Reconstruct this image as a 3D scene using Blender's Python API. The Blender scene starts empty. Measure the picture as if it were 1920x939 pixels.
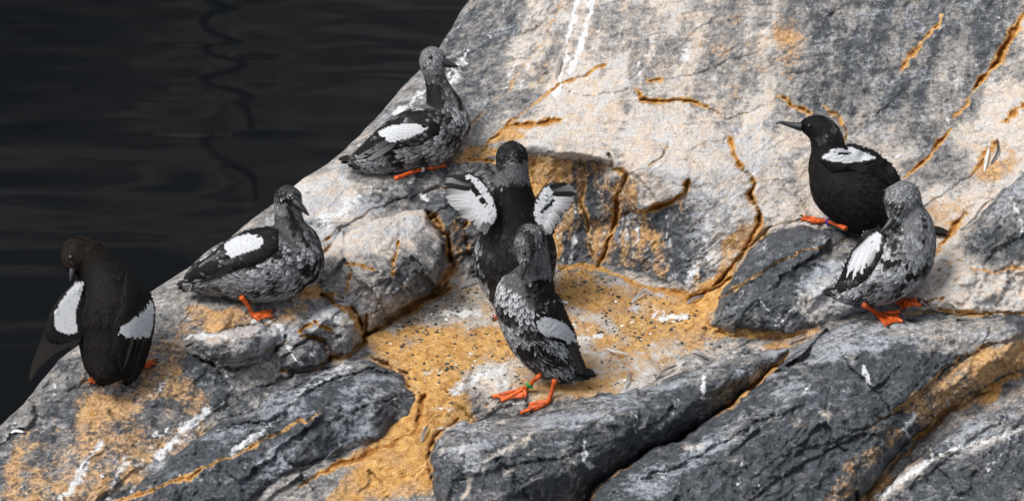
import bpy, math, random
import numpy as np
from mathutils import Vector, geometry
from mathutils.bvhtree import BVHTree

random.seed(7)
SC = bpy.context.scene
COL = SC.collection
R = math.radians

# ------------------------------------------------------------------ camera
PITCH = R(25.0)
F = 6000.0                                   # focal length in photo pixels
CAM = np.array([0.0, -4.53, 2.312])
cd = bpy.data.cameras.new('camera')
cd.sensor_width = 36.0
cd.lens = 36.0 * F / 1920.0
cd.clip_start, cd.clip_end = 0.1, 2000.0
cd.dof.use_dof = True
cd.dof.focus_distance = 5.0
cd.dof.aperture_fstop = 11.0
cam = bpy.data.objects.new('camera', cd)
cam.location = CAM
cam.rotation_euler = (R(90) - PITCH, 0, 0)
COL.objects.link(cam)
SC.camera = cam
FWD = np.array([0, math.cos(PITCH), -math.sin(PITCH)])
UP = np.array([0, math.sin(PITCH), math.cos(PITCH)])
RT = np.array([1.0, 0, 0])

# ------------------------------------------------------------------ sky, sun, exposure
SUN_EL, SUN_AZ = R(58), R(-114)              # azimuth from +Y, clockwise positive: high on the left, a little in front
w = bpy.data.worlds.new('World')
SC.world = w
w.use_nodes = True
nt = w.node_tree
sky = nt.nodes.new('ShaderNodeTexSky')
sky.sky_type = 'NISHITA'
sky.sun_disc = False
sky.sun_elevation = SUN_EL
sky.sun_rotation = SUN_AZ
sky.dust_density = 3.0
bg = nt.nodes['Background']
bg.inputs['Strength'].default_value = 0.105
hs = nt.nodes.new('ShaderNodeHueSaturation')          # thin even cloud: the sky's blue mostly greyed out
hs.inputs['Saturation'].default_value = 0.35
nt.links.new(sky.outputs[0], hs.inputs['Color'])
nt.links.new(hs.outputs[0], bg.inputs[0])
sd_ = bpy.data.lights.new('sun', 'SUN')
sd_.energy = 2.0
sd_.angle = R(24)
sd_.color = (1.0, 0.97, 0.92)
sun = bpy.data.objects.new('sun', sd_)
sv = Vector((math.sin(SUN_AZ) * math.cos(SUN_EL), math.cos(SUN_AZ) * math.cos(SUN_EL), math.sin(SUN_EL)))
sun.rotation_euler = sv.to_track_quat('Z', 'Y').to_euler()
sun.location = sv * 20
COL.objects.link(sun)
SC.view_settings.view_transform = 'Standard'
SC.view_settings.look = 'None'
SC.view_settings.exposure = 0.70
SC.view_settings.gamma = 1.0
SC.cycles.max_bounces = 6

# ------------------------------------------------------------------ helpers
def world(px, py, d):
    """a surveyed point: seen along this sight line, d metres out -> world metres"""
    px, py, d = np.asarray(px, float), np.asarray(py, float), np.asarray(d, float)
    a = (px - 960.0) / F
    b = (469.5 - py) / F
    return CAM + d[..., None] * (FWD + a[..., None] * RT + b[..., None] * UP)

_rng = np.random.default_rng(3)
_T = _rng.random((256, 256)) * 2 - 1
def vnoise(x, y, s=0):
    x = x + 37.3 * s; y = y + 91.7 * s
    xi = np.floor(x).astype(int); yi = np.floor(y).astype(int)
    fx = x - xi; fy = y - yi
    fx = fx * fx * fx * (fx * (fx * 6 - 15) + 10); fy = fy * fy * fy * (fy * (fy * 6 - 15) + 10)
    a = _T[xi & 255, yi & 255]; b = _T[(xi + 1) & 255, yi & 255]
    c = _T[xi & 255, (yi + 1) & 255]; e = _T[(xi + 1) & 255, (yi + 1) & 255]
    return (a * (1 - fx) + b * fx) * (1 - fy) + (c * (1 - fx) + e * fx) * fy
def fbm(x, y, s=0, o=4, g=0.5):
    t = 0; a = 1.0; n = 0
    for k in range(o):
        c, q = math.cos(0.6 * k), math.sin(0.6 * k)
        t = t + a * vnoise((x * c - y * q) * 2 ** k, (x * q + y * c) * 2 ** k, s + 5 * k); n += a; a *= g
    return t / n
def ridged(x, y, s=0, o=3):
    t = 0; a = 1.0; n = 0
    for k in range(o):
        t = t + a * (1 - np.abs(vnoise(x * 2 ** k, y * 2 ** k, s + 7 * k)) * 2); n += a; a *= 0.5
    return t / n
def sstep(a, b, x):
    t = np.clip((x - a) / (b - a), 0, 1)
    return t * t * (3 - 2 * t)

def link(o, parent=None):
    COL.objects.link(o)
    if parent is not None:
        o.parent = parent
    return o
def mesh_obj(name, v, f, mat, parent=None, base=None, smooth=True, attrs=None, col=None):
    """one mesh object; v in world metres, stored relative to base"""
    v = np.asarray(v, float)
    if base is None:
        base = np.zeros(3)
    me = bpy.data.meshes.new(name)
    vv = (v - base).astype(np.float32)
    if isinstance(f, np.ndarray):
        n = f.shape[1]
        me.vertices.add(len(vv)); me.vertices.foreach_set('co', vv.ravel())
        me.loops.add(f.size); me.loops.foreach_set('vertex_index', f.astype(np.int32).ravel())
        me.polygons.add(len(f)); me.polygons.foreach_set('loop_start', np.arange(len(f), dtype=np.int32) * n)
        me.update(calc_edges=True)
    else:
        me.from_pydata(vv.tolist(), [], f); me.update()
    me.polygons.foreach_set('use_smooth', np.full(len(me.polygons), smooth))
    for k, a in (attrs or {}).items():
        me.attributes.new(k, 'FLOAT', 'POINT').data.foreach_set('value', np.asarray(a, np.float32).ravel())
    if col is not None:
        c4 = np.ones((len(vv), 4), np.float32); c4[:, :3] = col
        me.attributes.new('plumage', 'FLOAT_COLOR', 'POINT').data.foreach_set('color', c4.ravel())
    me.materials.append(mat)
    o = bpy.data.objects.new(name, me)
    if parent is None:
        o.location = base
    return link(o, parent)
def tag(o, label=None, cat=None, group=None, kind=None):
    if label: o['label'] = label
    if cat: o['category'] = cat
    if group: o['group'] = group
    if kind: o['kind'] = kind
    return o

class NT:
    def __init__(s, name):
        s.m = bpy.data.materials.new(name); s.m.use_nodes = True
        s.t = s.m.node_tree; s.b = s.t.nodes['Principled BSDF']
    def n(s, kind, **kw):
        o = s.t.nodes.new('ShaderNode' + kind)
        for k, v in kw.items():
            if k.startswith('i_'): s.set(o, k[2:], v)
            else: setattr(o, k, v)
        return o
    def set(s, o, key, v):
        key = int(key) if isinstance(key, str) and key.isdigit() else key
        i = o.inputs[key]
        if hasattr(v, 'is_output'): s.t.links.new(v, i)
        else: i.default_value = v
    def noise(s, vec, scale, detail=4, rough=0.55, dist=0.0):
        o = s.n('TexNoise'); s.set(o, 'Vector', vec); s.set(o, 'Scale', scale); s.set(o, 'Detail', detail)
        s.set(o, 'Roughness', rough); s.set(o, 'Distortion', dist)
        return o.outputs['Fac']
    def math(s, op, a, b=0.0, c=0.0, clamp=False):
        o = s.n('Math', operation=op, use_clamp=clamp); s.set(o, 0, a); s.set(o, 1, b)
        if op in ('MULTIPLY_ADD', 'SMOOTH_MIN'): s.set(o, 2, c)
        return o.outputs[0]
    def ramp(s, x, a, b, lo=0.0, hi=1.0):
        o = s.n('MapRange', interpolation_type='SMOOTHSTEP'); s.set(o, 0, x); s.set(o, 1, a); s.set(o, 2, b); s.set(o, 3, lo); s.set(o, 4, hi)
        return o.outputs[0]
    def mix(s, f, a, b, mode='MIX'):
        o = s.n('Mix', data_type='RGBA', blend_type=mode); s.set(o, 0, f); s.set(o, 6, a); s.set(o, 7, b)
        return o.outputs[2]
    def attr(s, name, out='Fac'):
        return s.n('Attribute', attribute_name=name).outputs[out]
    def bump(s, h, strength, dist, normal=None):
        o = s.n('Bump'); s.set(o, 'Height', h); s.set(o, 'Strength', strength); s.set(o, 'Distance', dist)
        if normal is not None: s.set(o, 'Normal', normal)
        return o.outputs[0]
def rgb(r, g, b): return (r, g, b, 1.0)

# ------------------------------------------------------------------ materials
def rock_material():
    t = NT('weathered_rock')
    pos = t.n('NewGeometry').outputs['Position']
    n1 = t.noise(pos, 16, 6, .6, .4); n2 = t.noise(pos, 70, 6, .65); n3 = t.noise(pos, 330, 3, .6)
    n4 = t.noise(pos, 34, 5, .7, .8); n5 = t.noise(pos, 150, 4, .7)
    mp = t.n('Mapping'); t.set(mp, 'Vector', pos); t.set(mp, 'Rotation', (0, R(42), R(12))); t.set(mp, 'Scale', (4, 30, 30))
    ns = t.noise(mp.outputs[0], 3.0, 6, .65, .6)
    pale, orange, white, grit = t.attr('pale'), t.attr('orange'), t.attr('white'), t.attr('grit')
    # bare stone: dark blue grey to pale beige, broken up by patches
    p = t.math('MULTIPLY_ADD', n1, .42, t.math('ADD', pale, -.21))
    p = t.math('MULTIPLY_ADD', n2, .50, t.math('ADD', p, -.25))
    p = t.math('MULTIPLY_ADD', n5, .30, t.math('ADD', p, -.15))
    p = t.math('MULTIPLY_ADD', t.noise(pos, 42, 6, .62, .3), .6, t.math('ADD', p, -.3))
    p = t.math('MULTIPLY_ADD', ns, .60, t.math('ADD', p, -.30))
    mv = t.n('Mapping'); t.set(mv, 'Vector', pos); t.set(mv, 'Rotation', (0, R(-9), 0)); t.set(mv, 'Scale', (34, 20, 5))
    nv = t.noise(mv.outputs[0], 1.0, 6, .62, .5)
    p = t.math('MULTIPLY_ADD', nv, .60, t.math('ADD', p, -.30))
    dark = t.mix(t.ramp(n2, .3, .72), rgb(.020, .024, .029), rgb(.080, .092, .108))
    dark = t.mix(t.ramp(n5, .55, .75, 0, .45), dark, rgb(.17, .19, .215))
    mid = t.mix(t.ramp(n5, .3, .7), rgb(.16, .152, .148), rgb(.34, .318, .296))
    lt = t.mix(t.ramp(n4, .35, .65), rgb(.56, .54, .52), rgb(.60, .49, .39))
    lt = t.mix(t.ramp(n5, .56, .72, 0, .35), lt, rgb(.52, .33, .19))
    c = t.mix(t.ramp(p, .18, .5), dark, mid)
    c = t.mix(t.ramp(p, .45, .75), c, lt)
    # pale bluish wash: streaks and clouds, stronger where the attribute is higher
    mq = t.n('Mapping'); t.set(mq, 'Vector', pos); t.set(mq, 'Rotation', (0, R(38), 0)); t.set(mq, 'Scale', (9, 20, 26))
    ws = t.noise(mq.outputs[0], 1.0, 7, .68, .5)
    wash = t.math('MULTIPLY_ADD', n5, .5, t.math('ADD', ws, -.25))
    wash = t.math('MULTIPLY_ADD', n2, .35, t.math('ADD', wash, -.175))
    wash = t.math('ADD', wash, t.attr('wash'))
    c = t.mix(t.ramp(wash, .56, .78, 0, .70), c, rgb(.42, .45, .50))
    c = t.mix(t.ramp(ws, .30, .44, .55, 0), c, t.mix(.5, c, rgb(.03, .03, .03)))
    # ochre and rust stain
    of = t.math('MULTIPLY_ADD', n4, .75, t.math('ADD', orange, -.375))
    of = t.math('MULTIPLY_ADD', n5, .55, t.math('ADD', of, -.275))
    of = t.math('MULTIPLY_ADD', n1, .6, t.math('ADD', of, -.30))
    of = t.ramp(of, .36, .66)
    oc = t.mix(t.ramp(n2, .3, .68), rgb(.42, .18, .026), rgb(.68, .41, .135))
    oc = t.mix(t.ramp(n5, .5, .75, 0, .55), oc, rgb(.68, .50, .29))
    tan = t.mix(t.ramp(n5, .35, .65), rgb(.28, .15, .055), rgb(.60, .38, .19))
    oc = t.mix(t.ramp(t.math('MULTIPLY_ADD', grit, .32, t.math('MULTIPLY_ADD', n1, 1.1, t.math('ADD', orange, -.55))), .62, .98), tan, oc)
    oc = t.mix(t.ramp(n4, .60, .70, 0, .7), oc, rgb(.46, .19, .03))
    oc = t.mix(t.ramp(orange, .95, 1.4), oc, t.mix(n4, rgb(.18, .055, .006), rgb(.50, .20, .02)))
    c = t.mix(of, c, oc)
    # dark grit sunk in the crust
    g = t.math('MULTIPLY_ADD', n3, 1.0, t.math('MULTIPLY_ADD', grit, .32, -.16))
    c = t.mix(t.ramp(g, .66, .73, 0, .8), c, rgb(.07, .065, .055))
    g2 = t.noise(pos, 210, 3, .6)
    c = t.mix(t.math('MULTIPLY', t.ramp(g2, .62, .7), .55), c, rgb(.05, .052, .055))
    c = t.mix(t.math('MULTIPLY', t.ramp(g2, .30, .36, 1, 0), .35), c, rgb(.60, .60, .62))
    # droppings
    wf = t.math('MULTIPLY_ADD', n2, .9, t.math('ADD', white, -.45))
    wf = t.math('MULTIPLY_ADD', n5, 1.0, t.math('ADD', wf, -.5))
    wf = t.math('MULTIPLY', t.ramp(wf, .38, .74), t.ramp(white, .03, .15))
    c = t.mix(t.math('MULTIPLY', wf, t.ramp(n4, .3, .6, .80, 1.0)), c, rgb(.72, .73, .74))
    # fine speckle of the mineral grain
    c = t.mix(1.0, c, t.mix(t.ramp(n3, .34, .66), rgb(.86, .86, .87), rgb(1.10, 1.10, 1.10)), 'MULTIPLY')
    c = t.mix(1.0, c, t.mix(t.ramp(t.noise(pos, 120, 5, .75), .36, .64), rgb(.88, .88, .88), rgb(1.08, 1.08, 1.08)), 'MULTIPLY')
    t.set(t.b, 'Base Color', c)
    t.set(t.b, 'Roughness', t.math('ADD', t.ramp(n2, .3, .7, .42, .72), t.ramp(p, .2, .6, 0, .22)))
    t.set(t.b, 'Specular IOR Level', .5)
    h = t.math('MULTIPLY_ADD', n5, .55, t.math('MULTIPLY', n3, .3))
    h = t.math('MULTIPLY_ADD', n2, .9, h)
    t.set(t.b, 'Normal', t.bump(h, 1.0, .0065))
    return t.m
def water_material():
    t = NT('dark_water')
    t.set(t.b, 'Base Color', rgb(.004, .005, .006)); t.set(t.b, 'Roughness', .06); t.set(t.b, 'IOR', 1.33)
    return t.m
def added_wall_material():  # added unseen wall, coloured dark for the water to reflect
    t = NT('added_dark_wall')
    pos = t.n('NewGeometry').outputs['Position']
    mp = t.n('Mapping'); t.set(mp, 'Vector', pos); t.set(mp, 'Scale', (.5, 1, 2.2))
    a = t.noise(mp.outputs[0], 1.6, 5, .6, .5); b = t.noise(mp.outputs[0], .6, 3, .5)
    c = t.mix(t.ramp(a, .35, .65), rgb(.05, .047, .046), rgb(.235, .222, .21))
    c = t.mix(t.ramp(b, .5, .62, 0, .8), c, rgb(.03, .032, .036))
    sx = t.n('SeparateXYZ'); t.set(sx, 0, pos)            # wall colour darkened higher up so the lower-left water mirrors darker
    hz = t.math('MULTIPLY_ADD', b, 1.2, sx.outputs[2])
    c = t.mix(t.ramp(hz, 3.2, 4.0, 0, .85), c, rgb(.016, .018, .020))
    t.set(t.b, 'Base Color', c); t.set(t.b, 'Roughness', .9)
    return t.m
def plain(name, c, rough=.6, spec=.4, var=0.0, scale=60, sub=0):
    t = NT(name)
    pos = t.n('NewGeometry').outputs['Position']
    n = t.noise(pos, scale, 4)
    k = rgb(*[x * (1 - var) for x in c]); l = rgb(*[min(1, x * (1 + var)) for x in c])
    t.set(t.b, 'Base Color', t.mix(t.ramp(n, .35, .65), k, l)); t.set(t.b, 'Roughness', rough); t.set(t.b, 'Specular IOR Level', spec)
    t.set(t.b, 'Normal', t.bump(t.noise(pos, scale * 12, 3), .35, .0012))
    return t.m
def feather_material():
    t = NT('feathers')
    t.set(t.b, 'Base Color', t.attr('plumage', 'Color')); t.set(t.b, 'Roughness', .7); t.set(t.b, 'Specular IOR Level', .12)
    return t.m
M_ROCK, M_WATER, M_ADDED_WALL, M_FEATH = rock_material(), water_material(), added_wall_material(), feather_material()
M_FOOT = plain('orange_foot_skin', (.52, .085, .010), .5, .4, .45, 130)
M_CLAW = plain('black_claw', (.012, .011, .011), .3, .5)
M_BILL = plain('black_bill', (.018, .019, .021), .35, .5, .3)
M_EYE = plain('dark_eye', (.004, .004, .004), .06, .8)
M_GREEN = plain('green_plastic', (.01, .22, .045), .35, .5)
M_PURPLE = plain('purple_plastic', (.05, .012, .30), .35, .5)
M_WHITEBAND = plain('white_plastic', (.75, .75, .73), .4, .5)
M_POLE = plain('black_pole_paint', (.004, .004, .004), .8, .1)

# ------------------------------------------------------------------ the rock, surveyed as a relief on a 2.5 px lattice
ST = 2.5
GX = np.arange(-520, 2301, ST); GY = np.arange(-340, 1251, ST)
X, Y = np.meshgrid(GX, GY)
def win(x0, y0, x1, y1):
    return (slice(max(0, int((y0 + 340) / ST)), min(len(GY), int((y1 + 340) / ST) + 2)),
            slice(max(0, int((x0 + 520) / ST)), min(len(GX), int((x1 + 520) / ST) + 2)))
def blur(a, s):
    r = int(3 * s); k = np.exp(-.5 * (np.arange(-r, r + 1) / s) ** 2); k /= k.sum()
    for ax in (0, 1):
        p = np.pad(a, [(r, r) if i == ax else (0, 0) for i in (0, 1)], mode='edge')
        a = sum(k[i] * (p[i:i + a.shape[0]] if ax == 0 else p[:, i:i + a.shape[1]]) for i in range(2 * r + 1))
    return a
def relief(pts, lines, Xw, Yw):
    """facets through the control points (ridge lines kept as edges), sampled on the lattice"""
    P = [(p[0], p[1]) for p in pts]; D = np.array([p[2] for p in pts])
    idx = {(p[0], p[1]): i for i, p in enumerate(pts)}
    E = [(idx[a], idx[b]) for l in lines for a, b in zip(l[:-1], l[1:])]
    vs, es, fs, ov, oe, of = geometry.delaunay_2d_cdt([Vector(p) for p in P], E, [], 0, 1e-4)
    vd = []
    for v, o in zip(vs, ov):
        if o: vd.append(D[o[0]])
        else:
            q = np.array(P); dd = np.hypot(q[:, 0] - v.x, q[:, 1] - v.y); k = np.argsort(dd)[:2]
            vd.append(np.average(D[k], weights=1 / (dd[k] + 1e-3)))
    out = np.full(Xw.shape, np.nan)
    x0, y0 = Xw[0, 0], Yw[0, 0]
    for f in fs:
        a, b, c = (vs[i] for i in f)
        xs = [a.x, b.x, c.x]; ys = [a.y, b.y, c.y]
        i0 = max(0, int((min(ys) - y0) / ST)); i1 = min(Xw.shape[0], int((max(ys) - y0) / ST) + 2)
        j0 = max(0, int((min(xs) - x0) / ST)); j1 = min(Xw.shape[1], int((max(xs) - x0) / ST) + 2)
        if i0 >= i1 or j0 >= j1: continue
        det = (b.y - c.y) * (a.x - c.x) + (c.x - b.x) * (a.y - c.y)
        if abs(det) < 1e-6: continue
        sx, sy = Xw[i0:i1, j0:j1], Yw[i0:i1, j0:j1]
        l1 = ((b.y - c.y) * (sx - c.x) + (c.x - b.x) * (sy - c.y)) / det
        l2 = ((c.y - a.y) * (sx - c.x) + (a.x - c.x) * (sy - c.y)) / det
        l3 = 1 - l1 - l2
        m = (l1 > -1e-3) & (l2 > -1e-3) & (l3 > -1e-3)
        d = l1 * vd[f[0]] + l2 * vd[f[1]] + l3 * vd[f[2]]
        sub = out[i0:i1, j0:j1]; sub[m] = d[m]
    while np.isnan(out).any():                      # outside the facets: carry the nearest value on
        for ax, sh in ((0, 1), (0, -1), (1, 1), (1, -1)):
            r = np.roll(out, sh, ax); m = np.isnan(out) & ~np.isnan(r); out[m] = r[m]
    return out
def poly_sd(poly, Xw, Yw):
    """signed distance to a closed outline, positive inside"""
    p = np.array(poly, float); d = np.full(Xw.shape, 1e9); ins = np.zeros(Xw.shape, bool)
    for (ax, ay), (bx, by) in zip(p, np.roll(p, -1, 0)):
        ex, ey = bx - ax, by - ay
        t = np.clip(((Xw - ax) * ex + (Yw - ay) * ey) / (ex * ex + ey * ey + 1e-9), 0, 1)
        d = np.minimum(d, np.hypot(Xw - ax - t * ex, Yw - ay - t * ey))
        c = (ay > Yw) != (by > Yw)
        ins ^= c & (Xw < ex * (Yw - ay) / (ey if abs(ey) > 1e-9 else 1e-9) + ax)
    return np.where(ins, d, -d)
def line_d(line, Xw, Yw):
    d = np.full(Xw.shape, 1e9); side = np.zeros(Xw.shape); par = np.zeros(Xw.shape)
    n = len(line) - 1
    for i, ((ax, ay), (bx, by)) in enumerate(zip(line[:-1], line[1:])):
        ex, ey = bx - ax, by - ay
        t = np.clip(((Xw - ax) * ex + (Yw - ay) * ey) / (ex * ex + ey * ey + 1e-9), 0, 1)
        q = np.hypot(Xw - ax - t * ex, Yw - ay - t * ey); m = q < d
        d[m] = q[m]; side[m] = np.sign(ex * (Yw - ay) - ey * (Xw - ax))[m]; par[m] = ((i + t) / n)[m]
    return d, side, par

RIDGE = [(1060, -340), (960, -120), (905, -40), (880, 0), (862, 30), (845, 60), (828, 85), (805, 112), (785, 135), (760, 160), (735, 190),
         (705, 222), (672, 255), (640, 285), (605, 312), (570, 335), (540, 360), (500, 390), (470, 412), (430, 445), (395, 475), (350, 505),
         (310, 530), (283, 547), (240, 580), (190, 618), (140, 652), (110, 675), (85, 705), (60, 735), (40, 760), (10, 787), (0, 797),
         (-60, 850), (-200, 960), (-520, 1260)]
MAIN = [
 # along the ridge
 (1060,-340,6.0),(905,-40,5.78),(845,60,5.68),(785,135,5.58),(705,222,5.50),(640,285,5.44),(540,360,5.34),(430,445,5.23),(310,530,5.11),
 (190,618,5.03),(110,675,4.97),(0,797,4.87),(-200,960,4.70),(-520,1260,4.45),
 # beyond the ridge (never seen)
 (400,-340,6.1),(300,200,5.75),(-100,500,5.4),(-520,700,5.2),(-520,-340,6.2),
 # left slope
 (960,60,5.60),(905,190,5.48),(868,280,5.40),(760,338,5.375),(800,312,5.40),(640,372,5.35),(700,330,5.385),(560,440,5.25),(600,420,5.28),
 (470,565,5.07),(560,555,5.10),(598,505,5.16),(420,590,5.03),(330,600,5.04),(250,680,4.955),(170,715,4.93),(100,765,4.895),(300,750,4.88),
 (380,700,4.94),(200,850,4.79),(100,939,4.71),(300,900,4.765),(450,800,4.86),(0,939,4.72),(-200,1100,4.52),(560,640,5.035),(640,665,5.08),
 (560,700,5.02),(400,1000,4.72),(100,1250,4.35),(-300,1250,4.35),(600,1250,4.40),
 # shelf under the upper left bird, and the dark gully
 (920,312,5.40),(830,345,5.37),(700,385,5.33),(610,440,5.24),(830,388,5.345),(735,400,5.32),(865,420,5.36),(850,500,5.335),(885,350,5.36),(905,440,5.37),
 # ledge floor
 (700,640,5.13),(690,622,5.15),(760,590,5.21),(830,545,5.28),(880,530,5.31),(920,525,5.33),(1000,505,5.34),(1100,492,5.345),(1200,527,5.295),(1310,557,5.25),(1330,612,5.165),
 (1450,628,5.14),(1500,640,5.11),(1000,650,5.13),(1150,640,5.16),(1040,745,4.985),(880,700,5.05),(800,750,4.965),(770,700,5.05),(800,850,4.84),
 (700,870,4.82),(600,939,4.74),(750,939,4.745),(850,1010,4.68),(750,1250,4.45),(1200,730,5.02),(1350,690,5.085),
 # under the front boulders
 (1000,900,4.93),(1200,900,4.99),(1500,800,5.06),(1770,785,4.965),(1620,945,4.84),(1920,705,5.01),(1860,730,4.99),(2300,640,5.05),(1500,1250,4.6),(2000,1000,4.95),(2300,1250,4.6),
 # cliff of the step: foot is above, lip here
 (985,272,5.325),(1060,285,5.305),(1150,300,5.29),(1215,312,5.275),(1290,330,5.25),(1030,284,5.318),(1030,300,5.33),(1085,296,5.335),(1095,360,5.365),(1060,420,5.35),(1125,320,5.35),(1165,330,5.285),(1200,390,5.272),(1270,375,5.255),(1255,392,5.285),(1180,412,5.31),(1350,310,5.27),(1100,400,5.345),(1000,400,5.365),(1135,420,5.355),
 (1240,440,5.29),(1290,450,5.262),(1370,420,5.235),(1310,545,5.245),(1395,470,5.235),(1350,535,5.225),(960,330,5.40),(955,400,5.40),
 # top of the step
 (1000,235,5.365),(1100,230,5.365),(1200,245,5.345),(1300,275,5.31),(1400,330,5.265),(1420,400,5.245),
 # wall
 (960,240,5.395),(900,285,5.41),(1050,165,5.44),(1200,170,5.40),(1330,203,5.375),(1460,190,5.355),(1050,0,5.53),(1250,0,5.47),(1450,0,5.43),(1700,0,5.39),
 (1920,0,5.33),(1450,300,5.29),(1600,250,5.325),(1700,330,5.28),(1800,240,5.29),(1920,150,5.26),(1920,330,5.18),(1500,420,5.23),(1640,420,5.21),
 (1250,-340,5.72),(1700,-340,5.58),(2300,-340,5.45),(2300,100,5.2),(2300,330,5.12),(1800,430,5.19),(1750,520,5.14),(1920,500,5.13),(1690,585,5.08),(1920,590,5.08),
 (1600,520,5.17),(1450,510,5.20),(1400,560,5.18),(2000,590,5.06),(1560,610,5.10)]
LINES = [[(985,272),(1060,285),(1150,300),(1215,312),(1290,330)], [(920,525),(1000,505),(1100,492),(1200,527),(1310,557),(1330,612),(1450,628),(1500,640)],
         [(900,285),(960,240),(1000,235)], [(690,622),(760,590),(830,545),(880,530),(920,525)], [(1400,330),(1420,400),(1395,470),(1350,535)],
         [(830,388),(735,400),(610,440)]]
DM = blur(relief(MAIN, LINES, X, Y), 1.5)

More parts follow.
